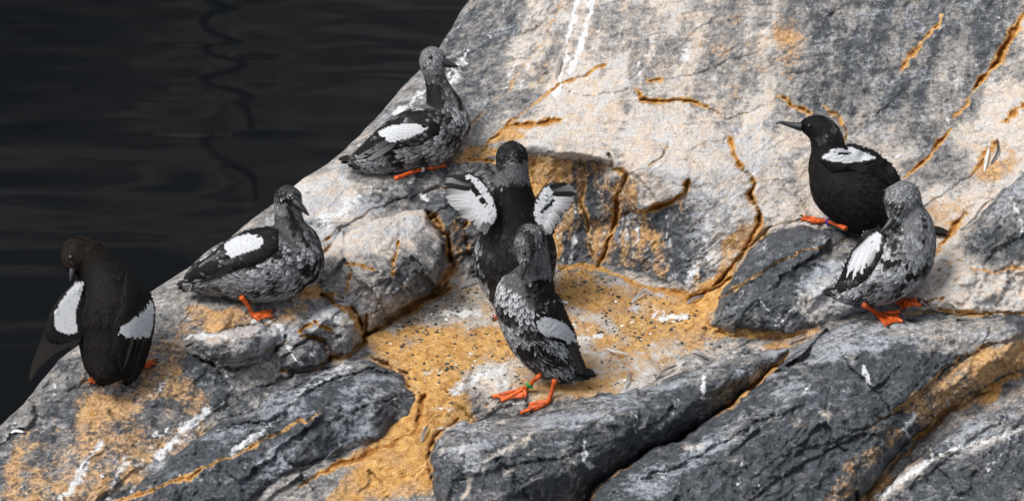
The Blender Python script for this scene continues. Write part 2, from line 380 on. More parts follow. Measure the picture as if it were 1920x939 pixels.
# cracks: points, half width px, depth m, rust, lip (m, the side right of the line's direction set back)
CRACKS = [
 ([(1325,203),(1365,222),(1410,212),(1456,182)], 2.5, .006, .35, .002), ([(1048,166),(1100,180),(1150,172),(1195,168)], 2.5, .006, .3, .003), ([(1690,130),(1655,178),(1630,225),(1590,262)], 2.5, .005, .3, .003),
 ([(1868,-5),(1838,55),(1800,118),(1752,160)], 2.5, .005, .1, .003), ([(1247,147),(1310,138),(1370,112),(1440,96)], 2, .004, .2, .002), ([(1398,325),(1404,332),(1412,340)], 4, .01, 1.0, .003), ([(1690,335),(1650,372),(1640,420)], 3, .008, .5, .003),
 ([(1100,-10),(1140,50),(1150,110),(1135,120)], 2.5, .004, .15, .003), ([(1290,284),(1330,262),(1365,262)], 2.5, .005, .3, .002), ([(1215,312),(1240,290),(1255,270)], 3, .008, .6, .003),
 ([(1935,5),(1915,30),(1890,75),(1865,120),(1830,165)], 8, .022, 1.3, .004), ([(1836,160),(1800,205),(1788,218)], 5, .010, 1.0, .002),
 ([(1786,238),(1750,285),(1715,318),(1690,335)], 6, .012, 1.1, .002), ([(1770,30),(1745,62),(1715,95),(1690,130)], 5, .010, 1.0, .003),
 ([(1456,180),(1490,198),(1520,214)], 6, .012, 1.2, .003), ([(1540,197),(1570,220),(1585,245),(1588,275)], 6, .010, 1.0, -.003),
 ([(1365,262),(1378,295),(1398,327)], 4, .010, 1.2, .002), ([(1412,338),(1407,360),(1425,400),(1420,430),(1392,472),(1350,524),(1308,556)], 8, .030, 1.3, .006),
 ([(1135,118),(1100,138),(1060,156),(1030,176),(985,210),(940,242),(900,287)], 5, .012, 1.0, .004), ([(945,240),(990,233),(1045,228)], 8, .022, 1.2, -.006),
 ([(1193,166),(1203,188),(1250,186),(1290,184),(1328,203)], 6, .012, 1.1, .007), ([(1210,148),(1245,147)], 4, .008, 1.1, .001),
 ([(1288,336),(1284,362),(1262,378),(1218,390),(1165,404)], 8, .024, 1.2, -.010), ([(1140,285),(1150,310),(1172,328),(1160,370),(1152,420),(1138,468),(1124,500)], 9, .030, 1.0, -.006),
 ([(1088,300),(1098,330),(1094,380),(1100,430),(1110,480)], 8, .016, .7, .004), ([(1005,285),(998,340),(1004,420)], 6, .010, .8, .004),
 ([(682,632),(740,602),(800,560),(845,538)], 9, .022, 1.2, 0), ([(1045,498),(1120,503),(1200,533),(1300,562),(1330,610)], 9, .006, .9, 0),
 ([(800,735),(788,800),(740,832),(640,868),(560,915)], 9, .010, 1.1, 0), ([(1478,664),(1392,742),(1340,780)], 6, .010, 1.0, 0),
 ([(150,960),(300,915),(420,862),(530,805),(600,775)], 4, .007, 1.1, .004), ([(790,735),(700,790),(600,840)], 4, .004, .3, .002),
 ([(400,788),(440,782),(480,772),(520,745),(570,715),(640,690)], 6, .016, .2, -.018), ([(430,800),(500,790),(560,745),(610,715),(690,690),(740,700)], 4, .010, .1, .014), ([(470,735),(520,712),(590,698),(650,684)], 3, .006, .0, .010), ([(760,740),(720,752),(690,745),(640,770)], 4, .008, 0, .010), ([(850,905),(960,870),(1040,860),(1120,835)], 4, .006, 0, .008), ([(1180,900),(1300,860),(1420,790),(1500,760)], 4, .005, 0, .010), ([(1680,800),(1600,820),(1520,860),(1400,940)], 4, .006, 0, -.010), ([(1650,660),(1560,720),(1480,740)], 3, .004, 0, .006), ([(1950,790),(1860,820),(1760,860),(1680,930)], 4, .006, .2, .008),
 ([(610,800),(680,760),(740,745),(790,740)], 4, .008, .3, .006), ([(430,700),(424,680),(432,730)], 2, .003, .2, 0),
 ([(748,450),(742,490),(738,515)], 5, .020, .9, .003), ([(645,500),(670,498),(700,500)], 6, .014, 1.1, -.004), ([(650,545),(660,515)], 5, .010, 1.0, .002),
 ([(735,520),(710,570),(690,600)], 4, .010, .4, .004), ([(810,400),(835,440),(850,500),(830,540)], 9, .030, .9, .004), ([(880,385),(868,430),(880,480)], 6, .022, .8, .003),
 ([(620,440),(650,420),(690,398),(760,370),(840,350)], 4, .010, .4, .005), ([(575,470),(620,440)], 5, .012, .5, .003),
 ([(870,300),(900,297),(930,305)], 6, .012, 1.3, -.003), ([(560,625),(590,600),(600,612),(625,618)], 5, .012, 1.2, .003),
 ([(1935,190),(1908,205),(1888,232)], 6, .010, 1.1, .003), ([(1872,262),(1845,292),(1822,322)], 5, .010, 1.1, .003), ([(1812,398),(1780,440),(1745,482)], 7, .014, 1.1, 0),
 ([(1700,450),(1720,470),(1745,482)], 5, .008, .9, 0), ([(1920,505),(1850,510),(1800,490),(1770,492)], 3, .004, .7, .003),
 ([(1540,545),(1480,580),(1440,618)], 3, .006, .1, .003), ([(1350,560),(1440,500),(1500,470),(1590,450)], 4, .008, .6, .006),
 ([(1640,790),(1700,760),(1760,700),(1830,655),(1935,618)], 5, .004, .6, .012), ([(1480,850),(1560,830),(1640,790)], 3, .004, .1, .006),
 ([(1005,700+120),(1060,800),(1100,785)], 3, .004, .0, .004), ([(880,880),(930,862),(980,850)], 3, .005, 0, .004),
 ([(1050,0),(1030,60),(990,120),(930,190),(880,240)], 4, .004, .5, .006), ([(960,0),(920,90),(870,170)], 5, .006, .25, .008),
 ([(1760,580),(1830,588),(1940,585)], 5, .016, .9, 0), ([(1700,588),(1760,586)], 4, .012, .5, 0), ([(1735,570),(1765,560)], 4, .01, .8, 0),
 ([(350,648),(420,628),(500,622),(525,628)], 4, .012, .1, -.008), ([(640,560),(600,548),(560,548)], 5, .012, 1.1, 0),
 ([(690,628),(722,606),(765,578),(815,546),(842,500)], 13, .05, .8, 0), ([(350,662),(392,682),(442,690),(492,680),(520,655),(536,632)], 9, .035, .35, 0), ([(525,696),(560,702),(598,694),(622,668)], 8, .03, .6, 0),
 ([(612,672),(650,668),(682,642),(684,592)], 9, .035, .7, 0), ([(560,632),(608,640),(620,668)], 7, .025, .7, 0), ([(600,550),(622,566),(658,582),(672,612),(690,628)], 8, .035, .8, 0), ([(596,505),(604,480),(640,432)], 7, .02, .4, 0),
 ([(690,671),(732,686),(760,700),(766,722),(797,740),(786,795)], 9, .03, .6, 0), ([(812,900),(803,858),(814,818),(862,790)], 9, .03, .7, 0), ([(1100,1000),(1112,920),(1180,874)], 7, .03, .6, 0), ([(800,398),(812,420),(842,455),(844,490)], 10, .04, .6, 0),
 ([(1605,960),(1645,905),(1705,838),(1785,766),(1860,728)], 8, .03, .5, 0), ([(1320,618),(1370,628),(1440,632),(1510,626)], 8, .02, .7, 0), ([(1368,512),(1402,464),(1440,430),(1500,415)], 6, .02, .4, 0),
 ([(975,395),(965,440),(975,490)], 8, .03, .3, 0), ([(905,330),(898,370),(915,420)], 8, .03, .5, 0), ([(880,500),(890,520),(920,528)], 8, .025, .6, 0),
 ([(1290,560),(1330,545),(1370,520)], 6, .014, 1.3, .01), ([(230,620),(300,640),(340,650)], 3, .004, .2, .003),
]
def carve(Xw, Yw, use=None):
    dd = np.zeros(Xw.shape); oo = np.zeros(Xw.shape)
    jx = Xw + 9 * fbm(Xw / 24, Yw / 24, 11, 4, .6); jy = Yw + 9 * fbm(Xw / 24, Yw / 24, 23, 4, .6)
    for line, wd, dep, rust, lip in CRACKS:
        xs = [p[0] for p in line]; ys = [p[1] for p in line]; m = 110
        sel = (Xw[0] > min(xs) - m) & (Xw[0] < max(xs) + m); sel2 = (Yw[:, 0] > min(ys) - m) & (Yw[:, 0] < max(ys) + m)
        if not sel.any() or not sel2.any(): continue
        j0, j1 = np.flatnonzero(sel)[[0, -1]]; i0, i1 = np.flatnonzero(sel2)[[0, -1]]
        s = np.s_[i0:i1 + 1, j0:j1 + 1]
        d, side, par = line_d(line, jx[s], jy[s])
        vary = .25 + 1.15 * (vnoise(par * 11, np.full(par.shape, float(wd + len(line))), 3) * .5 + .5)
        taper = np.sqrt(np.clip(np.minimum(par, 1 - par) * 6 + .15, 0, 1))
        wv = wd * .36 * vary * taper + .4
        q = np.exp(-(d / wv) ** 2)
        brk = sstep(-.75, -.05, vnoise(par * 8 + line[0][0], np.full(par.shape, 3.0 + wd), 8)) * .5 + .5
        dd[s] += dep * .72 * q * vary
        if lip: dd[s] += abs(lip) * np.where(side * np.sign(lip) > 0, np.exp(-d / 45.0), 0) * taper
        oo[s] = np.maximum(oo[s], (rust * np.exp(-(d / (wv * 1.3 + .8)) ** 2) + rust * .40 * np.exp(-(d / (wv * 2.6 + 6 + 5 * (side > 0))) ** 2)) * brk)
    return dd, oo
def blobs(a, Xw, Yw, L):
    jx = Xw + 26 * fbm(Xw / 60, Yw / 60, 31, 4); jy = Yw + 26 * fbm(Xw / 60, Yw / 60, 47, 4)
    for x, y, rx, ry, an, val, st in L:
        c, s = math.cos(R(an)), math.sin(R(an))
        u = ((jx - x) * c + (jy - y) * s) / rx; v = (-(jx - x) * s + (jy - y) * c) / ry
        wgt = st * sstep(1.25, .65, np.hypot(u, v))
        a = a * (1 - wgt) + val * wgt
    return a
def facets(x, y, cell, seed, slope=.5):
    """piecewise planar chips: lower envelope of tilted planes, one per jittered cell"""
    x = x / cell; y = y / cell; xi = np.floor(x).astype(int); yi = np.floor(y).astype(int); h = np.full(x.shape, 9.0)
    g = np.random.default_rng(seed).random((5, 256, 256))
    for a in (-1, 0, 1):
        for b in (-1, 0, 1):
            i, j = (xi + a) & 255, (yi + b) & 255
            dx = x - (xi + a + g[0][i, j]); dy = y - (yi + b + g[1][i, j])
            h = np.minimum(h, .5 * g[2][i, j] + (g[3][i, j] - .5) * 1.6 * dx + (g[4][i, j] - .5) * 1.6 * dy + slope * np.maximum(np.abs(dx), np.abs(dy)))
    return h
def rough(Xw, Yw, k=1.0):
    """surface relief of the stone itself, in metres of set-back; grain follows the strata"""
    c, s = math.cos(R(-38)), math.sin(R(-38))
    jx = Xw + 12 * fbm(Xw / 40, Yw / 40, 15, 3); jy = Yw + 12 * fbm(Xw / 40, Yw / 40, 16, 3)
    u, v = jx * c + jy * s, -jx * s + jy * c
    calm = blobs(np.full(Xw.shape, 1.0), Xw, Yw, [(1350,120,520,260,0,.30,1),(1750,150,300,300,0,.28,1),(1400,330,260,120,0,.45,1),(640,330,260,110,-40,.55,1)])
    r = .0085 * fbm(Xw / 130, Yw / 90, 1, 3) + .0040 * fbm(u / 60, v / 24, 2, 4, .55) + .0030 * fbm(u / 14, v / 9, 6, 4, .6)
    terr = fbm(u / 210, v / 46, 9, 3) * 2.6                # broken steps along the bedding
    st = terr - np.floor(terr); r = r + .0055 * np.where(st > .9, (1 - st) / .1, st / .9) * sstep(-.1, .3, fbm(Xw / 150, Yw / 150, 29, 2))
    pit = fbm(jx / 9, jy / 9, 33, 2); r = r + .0028 * sstep(.32, .6, pit)          # pits and flakes
    fl = fbm(jx / 34, jy / 30, 41, 3); r = r + .0022 * sstep(.02, .05, fl) + .0018 * sstep(-.22, -.19, fl)
    fc = .0165 * facets(u, v * 1.6, 105, 5) + .0048 * facets(jx * .8 + jy * .3, jy, 34, 6) + .0022 * facets(u, v * 1.4, 15, 8)
    return (r * .8 + fc) * k * calm + .0012 * fbm(Xw / 8, Yw / 8, 51, 2) - .0014 * ridged(jx / 30, jy / 22, 57, 3)

# painted-on minerals: soft blobs (x, y, rx, ry, angle, value, strength) mixed in order
PALE = [ # wall and step
 (1230,100,330,190,0,.66,1),(1180,60,70,120,10,.50,.7),(1330,120,60,130,0,.56,.7),(1150,260,260,60,8,.84,1),(1330,290,130,70,20,.70,1),(1050,190,140,50,-30,.80,1),(1420,60,120,140,0,.56,1),(1700,130,240,230,0,.33,1),
 (1570,330,160,120,0,.62,1),(1450,330,90,110,0,.70,1),(1880,260,90,170,-35,.72,1),(1770,420,110,70,-35,.78,1),(1840,100,70,190,35,.34,.7),(1700,60,90,130,0,.28,.6),
 (960,110,80,170,28,.42,1),(880,110,60,190,36,.30,1),(1000,60,40,120,25,.70,.7),(930,260,60,45,-30,.55,1),(1020,300,60,60,0,.65,.6),
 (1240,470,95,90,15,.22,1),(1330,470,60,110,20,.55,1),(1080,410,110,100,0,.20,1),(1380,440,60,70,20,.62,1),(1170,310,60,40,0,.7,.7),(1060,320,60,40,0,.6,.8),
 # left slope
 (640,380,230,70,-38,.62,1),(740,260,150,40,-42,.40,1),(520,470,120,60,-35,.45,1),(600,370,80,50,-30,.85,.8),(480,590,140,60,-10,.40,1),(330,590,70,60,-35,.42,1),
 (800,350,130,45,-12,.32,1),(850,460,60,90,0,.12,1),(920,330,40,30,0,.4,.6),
 (180,800,200,130,-35,.30,1),(350,720,90,60,0,.15,1),(60,880,130,90,-38,.28,1),(230,700,80,60,0,.45,.6),
 # floor
 (1000,620,330,130,5,.75,1),(780,590,110,50,-15,.62,1),(760,900,140,90,0,.5,1),(1180,560,120,50,0,.70,.8),(830,850,50,130,0,.55,1)]
VS = 1
ORANGE = [
 (1000,640,330,140,0,.58,1),(1240,600,120,45,10,.85,.8),(1180,690,60,26,-10,.30,.7),(920,640,60,40,10,.85,.7),(1060,590,60,30,0,.35,.7),(790,690,130,70,-20,.80,.9),(1130,540,110,40,10,.72,.7),(760,850,110,90,-30,.92,1),(690,900,120,40,-35,.80,1),
 (790,585,90,40,-12,.32,.8),(900,580,70,35,0,.35,.8),(830,800,60,90,0,1.0,.9),(980,560,40,40,0,.4,.7),(1100,690,130,40,-8,.66,.8),(950,720,70,40,0,.35,.7),
 (220,780,170,120,-38,.47,.95),(110,850,130,70,-40,.46,.95),(200,760,50,26,-30,.70,.8),(60,860,60,30,-40,.62,.7),(330,790,80,100,-30,.48,.9),(180,900,140,60,-38,.46,.9),(60,810,60,40,-40,.5,.8),(300,660,70,50,-20,.62,.8),(420,590,90,28,-10,.55,.8),(550,548,60,20,0,.75,.8),
 (70,900,100,60,-38,.47,.9),(250,690,60,40,0,.60,.8),(380,640,30,20,0,.5,.6),(330,560,50,25,-35,.5,.6),
 (1150,390,60,110,0,.62,.8),(1030,330,55,75,0,.50,.7),(1260,370,60,30,-15,.75,.7),(1200,330,60,25,0,.45,.7),(1390,470,40,70,30,.85,.8),(1340,550,60,35,-30,1.1,.8),
 (1180,470,60,70,0,.32,.6),(870,450,40,90,0,.55,.7),(700,620,40,30,0,.9,.7),(680,540,50,50,0,.38,.6),(480,588,130,26,-4,.60,.85),(620,556,60,14,0,.8,.8),(545,600,40,18,0,.5,.7),(400,610,60,20,-8,.55,.8),
 (1130,120,200,90,0,.38,.8),(1280,60,120,50,-10,.36,.7),(640,390,160,40,-38,.36,.7),(1620,330,60,80,10,.36,.6),(1750,470,90,70,-30,.42,.7),(1400,110,90,160,0,.42,.8),(1480,60,30,90,0,.46,.7),(1080,240,170,45,5,.38,.7),(1860,300,60,50,-40,.62,.8),(1780,400,70,60,-40,.52,.7),(1760,480,50,50,0,.45,.6),
 (930,280,70,30,-35,.62,.7),(900,295,50,14,0,1.0,.8),(960,255,40,14,0,1.1,.7),(1060,200,90,20,-28,.35,.6),(1000,130,24,110,28,.4,.6),(1840,160,30,60,35,.3,.5),
 (1690,800,150,34,-36,.92,1),(1860,700,110,45,-24,.95,.9),(1630,900,60,40,-40,.9,.8),(1880,540,90,26,6,.55,.7),(1780,565,90,22,0,.55,.7),(1560,500,80,20,-20,.0,.3),(1500,610,70,18,-8,.9,.9),(1560,590,60,24,-20,.5,.7),
 (1400,620,80,16,0,.95,.9),(1470,650,60,16,-20,.85,.8)]
GRIT = [(1000,620,340,140,0,.55,1),(780,585,110,50,-15,1.0,1),(1200,610,90,35,0,.95,1),(1080,520,80,30,0,.9,1),(930,560,70,30,0,.9,.9),(1000,720,90,30,0,.4,.8)]
# droppings: strokes (points, half width px, strength)
WHITE = [
 ([(1110,0),(1098,40),(1090,80),(1078,110),(1066,140)], 6, .95), ([(1085,0),(1070,40),(1065,70),(1062,110),(1050,150),(1042,178)], 5, .95), ([(1055,60),(1075,30)], 14, .5),
 ([(980,95),(962,125),(945,165)], 4, .7), ([(1000,105),(985,140),(975,170)], 4, .6), ([(1230,80),(1215,105),(1200,125)], 4, .6), ([(1290,95),(1282,110)], 7, .9),
 ([(875,95),(860,125),(840,160)], 10, .7), ([(800,165),(770,195),(740,215)], 9, .75), ([(720,235),(690,262)], 5, .6), ([(600,340),(560,362)], 9, .6), ([(660,372),(640,398),(610,410)], 16, .75),
 ([(780,330),(740,350),(690,360)], 5, .6), ([(700,350),(650,380),(625,400)], 6, .55), ([(780,400),(740,420),(690,430),(650,450)], 22, .42), ([(790,365),(800,375)], 8, .75),
 ([(870,578),(905,588),(840,585)], 9, .75), ([(945,690),(910,700),(870,722),(850,735)], 13, .75), ([(950,695),(945,715),(930,725)], 9, .6), ([(1245,595),(1270,592),(1290,590)], 9, 1.0), ([(1082,628),(1105,630),(1130,628)], 5, .8),
 ([(1190,690),(1220,692),(1245,690)], 6, .55), ([(1225,590),(1230,585)], 4, .7), ([(800,700),(830,695)], 5, .6), ([(810,770),(850,765)], 5, .55), ([(815,805),(835,800)], 5, .7),
 ([(345,635),(390,628),(420,630)], 6, .95), ([(470,605),(500,603),(525,612),(530,630)], 5, .9), ([(540,650),(550,668),(565,685)], 5, .95), ([(610,640),(620,665)], 5, .7), ([(505,622),(512,612)], 4, .5),
 ([(655,685),(600,700),(560,740),(520,780),(470,830),(435,850)], 9, .60), ([(560,745),(530,775),(440,845)], 5, .85), ([(640,690),(590,730)], 7, .75),
 ([(385,775),(350,800),(320,830),(300,850)], 12, .85), ([(330,800),(290,815)], 8, .7), ([(190,830),(160,870),(135,920),(110,939)], 9, .8), ([(240,860),(215,900),(200,939)], 8, .7), ([(270,860),(250,920)], 10, .5),
 ([(330,680),(310,720),(290,735)], 10, .6), ([(360,690),(330,700),(250,760)], 9, .45), ([(60,900),(40,939)], 8, .45), ([(30,790),(10,830)], 6, .5), ([(420,690),(430,715),(434,735)], 2, .7),
 ([(790,520),(740,560),(735,580)], 3, .4), ([(760,525),(735,550),(715,580)], 8, .62), ([(690,440),(640,470)], 14, .45), ([(620,530),(600,545)], 8, .5), ([(660,590),(610,600),(580,600)], 14, .45),
 ([(1060,370),(1068,420),(1080,470)], 4, .55), ([(1040,380),(1050,440)], 3, .5), ([(1200,400),(1190,460),(1180,500)], 4, .5), ([(1215,400),(1225,450),(1212,480)], 4, .5), ([(1260,420),(1255,480),(1265,520)], 9, .45),
 ([(1320,400),(1330,450),(1310,480),(1300,530)], 12, .55), ([(1350,330),(1360,380),(1340,420)], 18, .45), ([(1335,480),(1310,490),(1290,530)], 7, .7), ([(1120,290),(1125,340)], 4, .5), ([(1095,420),(1105,470)], 3, .6),
 ([(1440,250),(1420,290),(1380,330)], 24, .40), ([(1400,240),(1440,340),(1400,380)], 22, .35), ([(1250,270),(1180,280),(1120,270)], 14, .40), ([(1300,230),(1240,240)], 14, .35), ([(1000,190),(1100,200)], 10, .3),
 ([(1560,60),(1550,140),(1555,180)], 5, .35), ([(1880,10),(1870,35)], 4, .6), ([(1770,45),(1740,80)], 3, .5), ([(1800,150),(1790,190)], 10, .3), ([(1730,215),(1735,225)], 8, .5),
 ([(1425,560),(1440,590),(1420,610)], 4, .6), ([(1390,550),(1370,580)], 5, .5), ([(1470,580),(1460,605)], 5, .5), ([(1540,500),(1590,520),(1500,560),(1450,610)], 22, .42), ([(1440,470),(1480,450)], 10, .35),
 ([(1905,380),(1915,420),(1912,450)], 4, .7), ([(1880,360),(1895,370)], 8, .5), ([(1700,480),(1690,500)], 7, .8), ([(1640,540),(1600,560),(1560,590)], 14, .45), ([(1780,520),(1790,550)], 5, .5),
 ([(1620,690),(1628,715)], 6, .85), ([(1560,770),(1500,775)], 12, .45), ([(1470,690),(1440,720)], 10, .4), ([(1540,640),(1600,620),(1650,640)], 18, .40), ([(1690,620),(1760,640),(1900,620)], 16, .42), ([(1780,690),(1800,670)], 10, .45),
 ([(1715,775),(1700,800),(1705,815)], 7, .7), ([(1730,845),(1745,835),(1740,870)], 6, .7), ([(1870,790),(1880,820),(1910,810)], 12, .6), ([(1640,939),(1700,890),(1760,850),(1850,825),(1930,795)], 6, .8), ([(1880,850),(1850,880)], 5, .6),
 ([(980,770),(1000,775),(1100,750),(1180,740)], 12, .40), ([(840,800),(900,790),(930,800)], 16, .45), ([(830,850),(870,880),(850,920)], 20, .40), ([(1100,830),(1095,860),(1110,875)], 5, .8), ([(1190,770),(1192,810)], 3, .75),
 ([(1318,710),(1320,745)], 5, .9), ([(1280,730),(1260,780),(1240,800)], 12, .45), ([(1060,850),(1090,880)], 4, .45), ([(1240,690),(1330,680),(1440,652)], 9, .5), ([(1100,770),(1060,800),(1030,840)], 14, .3),
 ([(1250,880),(1230,910)], 14, .5), ([(1300,840),(1330,835)], 12, .45), ([(500,745),(460,760)], 10, .35), ([(690,770),(640,820),(620,850)], 22, .38), ([(520,850),(480,880)], 16, .35), ([(720,725),(680,735)], 14, .35)]
CREAM = [([(1000,815),(960,840),(910,865),(880,900),(865,939)], 6, .62), ([(1010,835),(985,845)], 3, .5), ([(960,880),(945,885)], 9, .5), ([(960,785),(920,800),(880,808)], 5, .5), ([(850,835),(830,845)], 5, .5), ([(865,838),(866,839)], 6, .9), ([(960,815),(965,820)], 7, .6),
 ([(1285,838),(1320,836)], 5, .6), ([(1290,835),(1310,833)], 8, .5), ([(1500,790),(1490,800)], 9, .4), ([(1545,775),(1550,785)], 8, .5), ([(1650,575),(1690,620),(1760,650)], 16, .25), ([(1640,945),(1700,895),(1760,855),(1850,830),(1930,800)], 11, .55), ([(1850,765),(1930,725)], 12, .6), ([(1740,660),(1800,660)], 10, .4)]
_q = np.random.default_rng(21)
for _i in range(330):                                    # small splashes and dribbles all over the roost
    _x, _y = _q.uniform(0, 1920), _q.uniform(0, 939)
    _a = R(_q.choice([100, 115, 128, 140, 75])) ; _l = _q.uniform(3, 26) * _q.random()
    WHITE.append(([(_x, _y), (_x + math.cos(_a) * _l * .5, _y + math.sin(_a) * _l * .5), (_x + math.cos(_a) * _l, _y + math.sin(_a) * _l + 1)], _q.uniform(.8, 3.2), _q.uniform(.35, .85)))
for _i in range(26):                                     # drips down the face of the step and the pale corner beside it
    _x, _y, _l = _q.uniform(1015, 1400), _q.uniform(330, 440), _q.uniform(30, 120)
    WHITE.append(([(_x, _y), (_x - 3, _y + _l * .5), (_x - 7, min(_y + _l, 540))], _q.uniform(1.2, 4.0), _q.uniform(.45, .75)))
def strokes(Xw, Yw, L, sd=0):
    a = np.zeros(Xw.shape)
    jx = Xw + 9 * fbm(Xw / 17, Yw / 17, 61 + sd, 3); jy = Yw + 9 * fbm(Xw / 17, Yw / 17, 77 + sd, 3)
    for line, wd, st in L:
        xs = [p[0] for p in line]; ys = [p[1] for p in line]; m = wd * 4 + 10
        sel = (Xw[0] > min(xs) - m) & (Xw[0] < max(xs) + m); sel2 = (Yw[:, 0] > min(ys) - m) & (Yw[:, 0] < max(ys) + m)
        if not sel.any() or not sel2.any(): continue
        j0, j1 = np.flatnonzero(sel)[[0, -1]]; i0, i1 = np.flatnonzero(sel2)[[0, -1]]
        s = np.s_[i0:i1 + 1, j0:j1 + 1]
        d, _, par = line_d(line, jx[s], jy[s])
        k = wd * (.65 + .6 * vnoise(par * 7, np.full(par.shape, float(xs[0])), 2))
        a[s] = np.maximum(a[s], st * .92 * np.exp(-(d / (k * 1.5 + 1.2)) ** 1.6))
    return a
CARVE, RUST = carve(X, Y)
ROUGH = rough(X, Y)
OR_BASE = np.maximum(blobs(np.zeros(X.shape), X, Y, ORANGE), 0)
WH_ALL = strokes(X, Y, WHITE)
CR_ALL = strokes(X, Y, CREAM, 9)
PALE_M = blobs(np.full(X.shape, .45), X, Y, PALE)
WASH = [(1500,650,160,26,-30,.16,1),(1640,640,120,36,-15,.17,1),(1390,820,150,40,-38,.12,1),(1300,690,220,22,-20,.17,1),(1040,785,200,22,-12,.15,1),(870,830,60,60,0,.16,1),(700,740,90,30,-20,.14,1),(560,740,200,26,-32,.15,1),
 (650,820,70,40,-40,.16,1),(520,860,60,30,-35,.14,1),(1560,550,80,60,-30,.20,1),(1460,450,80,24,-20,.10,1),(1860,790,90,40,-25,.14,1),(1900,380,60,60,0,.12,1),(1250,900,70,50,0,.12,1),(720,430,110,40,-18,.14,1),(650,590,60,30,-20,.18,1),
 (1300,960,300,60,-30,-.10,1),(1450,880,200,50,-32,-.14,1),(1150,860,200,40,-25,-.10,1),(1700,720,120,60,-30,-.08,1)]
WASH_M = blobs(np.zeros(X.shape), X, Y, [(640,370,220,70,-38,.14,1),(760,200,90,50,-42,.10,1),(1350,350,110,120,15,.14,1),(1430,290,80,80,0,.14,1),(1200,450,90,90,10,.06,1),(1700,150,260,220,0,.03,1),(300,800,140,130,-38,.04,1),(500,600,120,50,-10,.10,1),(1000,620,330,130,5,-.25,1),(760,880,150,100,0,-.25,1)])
GRIT_M = blobs(np.zeros(X.shape), X, Y, GRIT)
_jx = X + 7 * fbm(X / 22, Y / 22, 91, 4); _jy = Y + 7 * fbm(X / 22, Y / 22, 92, 4)
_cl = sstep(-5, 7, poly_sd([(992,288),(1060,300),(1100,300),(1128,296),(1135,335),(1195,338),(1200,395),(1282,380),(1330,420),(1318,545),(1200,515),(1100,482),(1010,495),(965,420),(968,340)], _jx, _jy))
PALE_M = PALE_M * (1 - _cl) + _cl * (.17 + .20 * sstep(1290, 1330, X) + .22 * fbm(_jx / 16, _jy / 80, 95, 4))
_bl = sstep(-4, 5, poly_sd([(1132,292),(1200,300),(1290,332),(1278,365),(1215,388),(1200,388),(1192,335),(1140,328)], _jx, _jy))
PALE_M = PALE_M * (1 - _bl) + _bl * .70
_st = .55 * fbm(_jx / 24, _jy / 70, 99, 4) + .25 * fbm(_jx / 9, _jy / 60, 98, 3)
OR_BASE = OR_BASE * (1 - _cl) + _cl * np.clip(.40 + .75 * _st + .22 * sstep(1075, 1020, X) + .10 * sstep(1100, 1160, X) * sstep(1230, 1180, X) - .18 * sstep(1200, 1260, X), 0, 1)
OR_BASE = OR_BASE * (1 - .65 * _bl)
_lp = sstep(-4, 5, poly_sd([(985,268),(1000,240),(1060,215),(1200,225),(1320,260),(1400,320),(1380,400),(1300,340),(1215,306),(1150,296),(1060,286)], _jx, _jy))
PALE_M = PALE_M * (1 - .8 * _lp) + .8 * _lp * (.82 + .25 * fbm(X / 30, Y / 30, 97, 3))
PALE_M = PALE_M + .22 * fbm((X + .25 * Y) / 26, Y / 210, 63, 3) * sstep(330, 200, Y) * sstep(1000, 1150, X)   # rain streaks down the wall
OR_BASE = OR_BASE + .28 * fbm(X / 60, Y / 40, 67, 4) * sstep(.2, .5, OR_BASE)
floorness = sstep(.25, .75, GRIT_M)
DM = DM + CARVE + ROUGH * (1 - .55 * floorness) + floorness * (.0022 * fbm(X / 9, Y / 6, 71, 3))
# the ridge rounds over to the far side
rx = np.interp(Y, [p[1] for p in RIDGE], [p[0] for p in RIDGE]) + 6 * fbm(Y / 40, Y * 0, 5, 3)
sdist = np.clip((X - rx) * .72, 0, None)
q = np.clip(1 - sdist / 60.0, 0, 1)
DM = DM + .05 * (1 - np.sqrt(np.clip(1 - q * q, 0, 1)))
DC = DM.copy()

def bil(A, px, py):
    fx = np.clip((np.asarray(px, float) + 520) / ST, 0, len(GX) - 1.001); fy = np.clip((np.asarray(py, float) + 340) / ST, 0, len(GY) - 1.001)
    i, j = fy.astype(int), fx.astype(int); a, b = fy - i, fx - j
    return (A[i, j] * (1 - b) + A[i, j + 1] * b) * (1 - a) + (A[i + 1, j] * (1 - b) + A[i + 1, j + 1] * b) * a

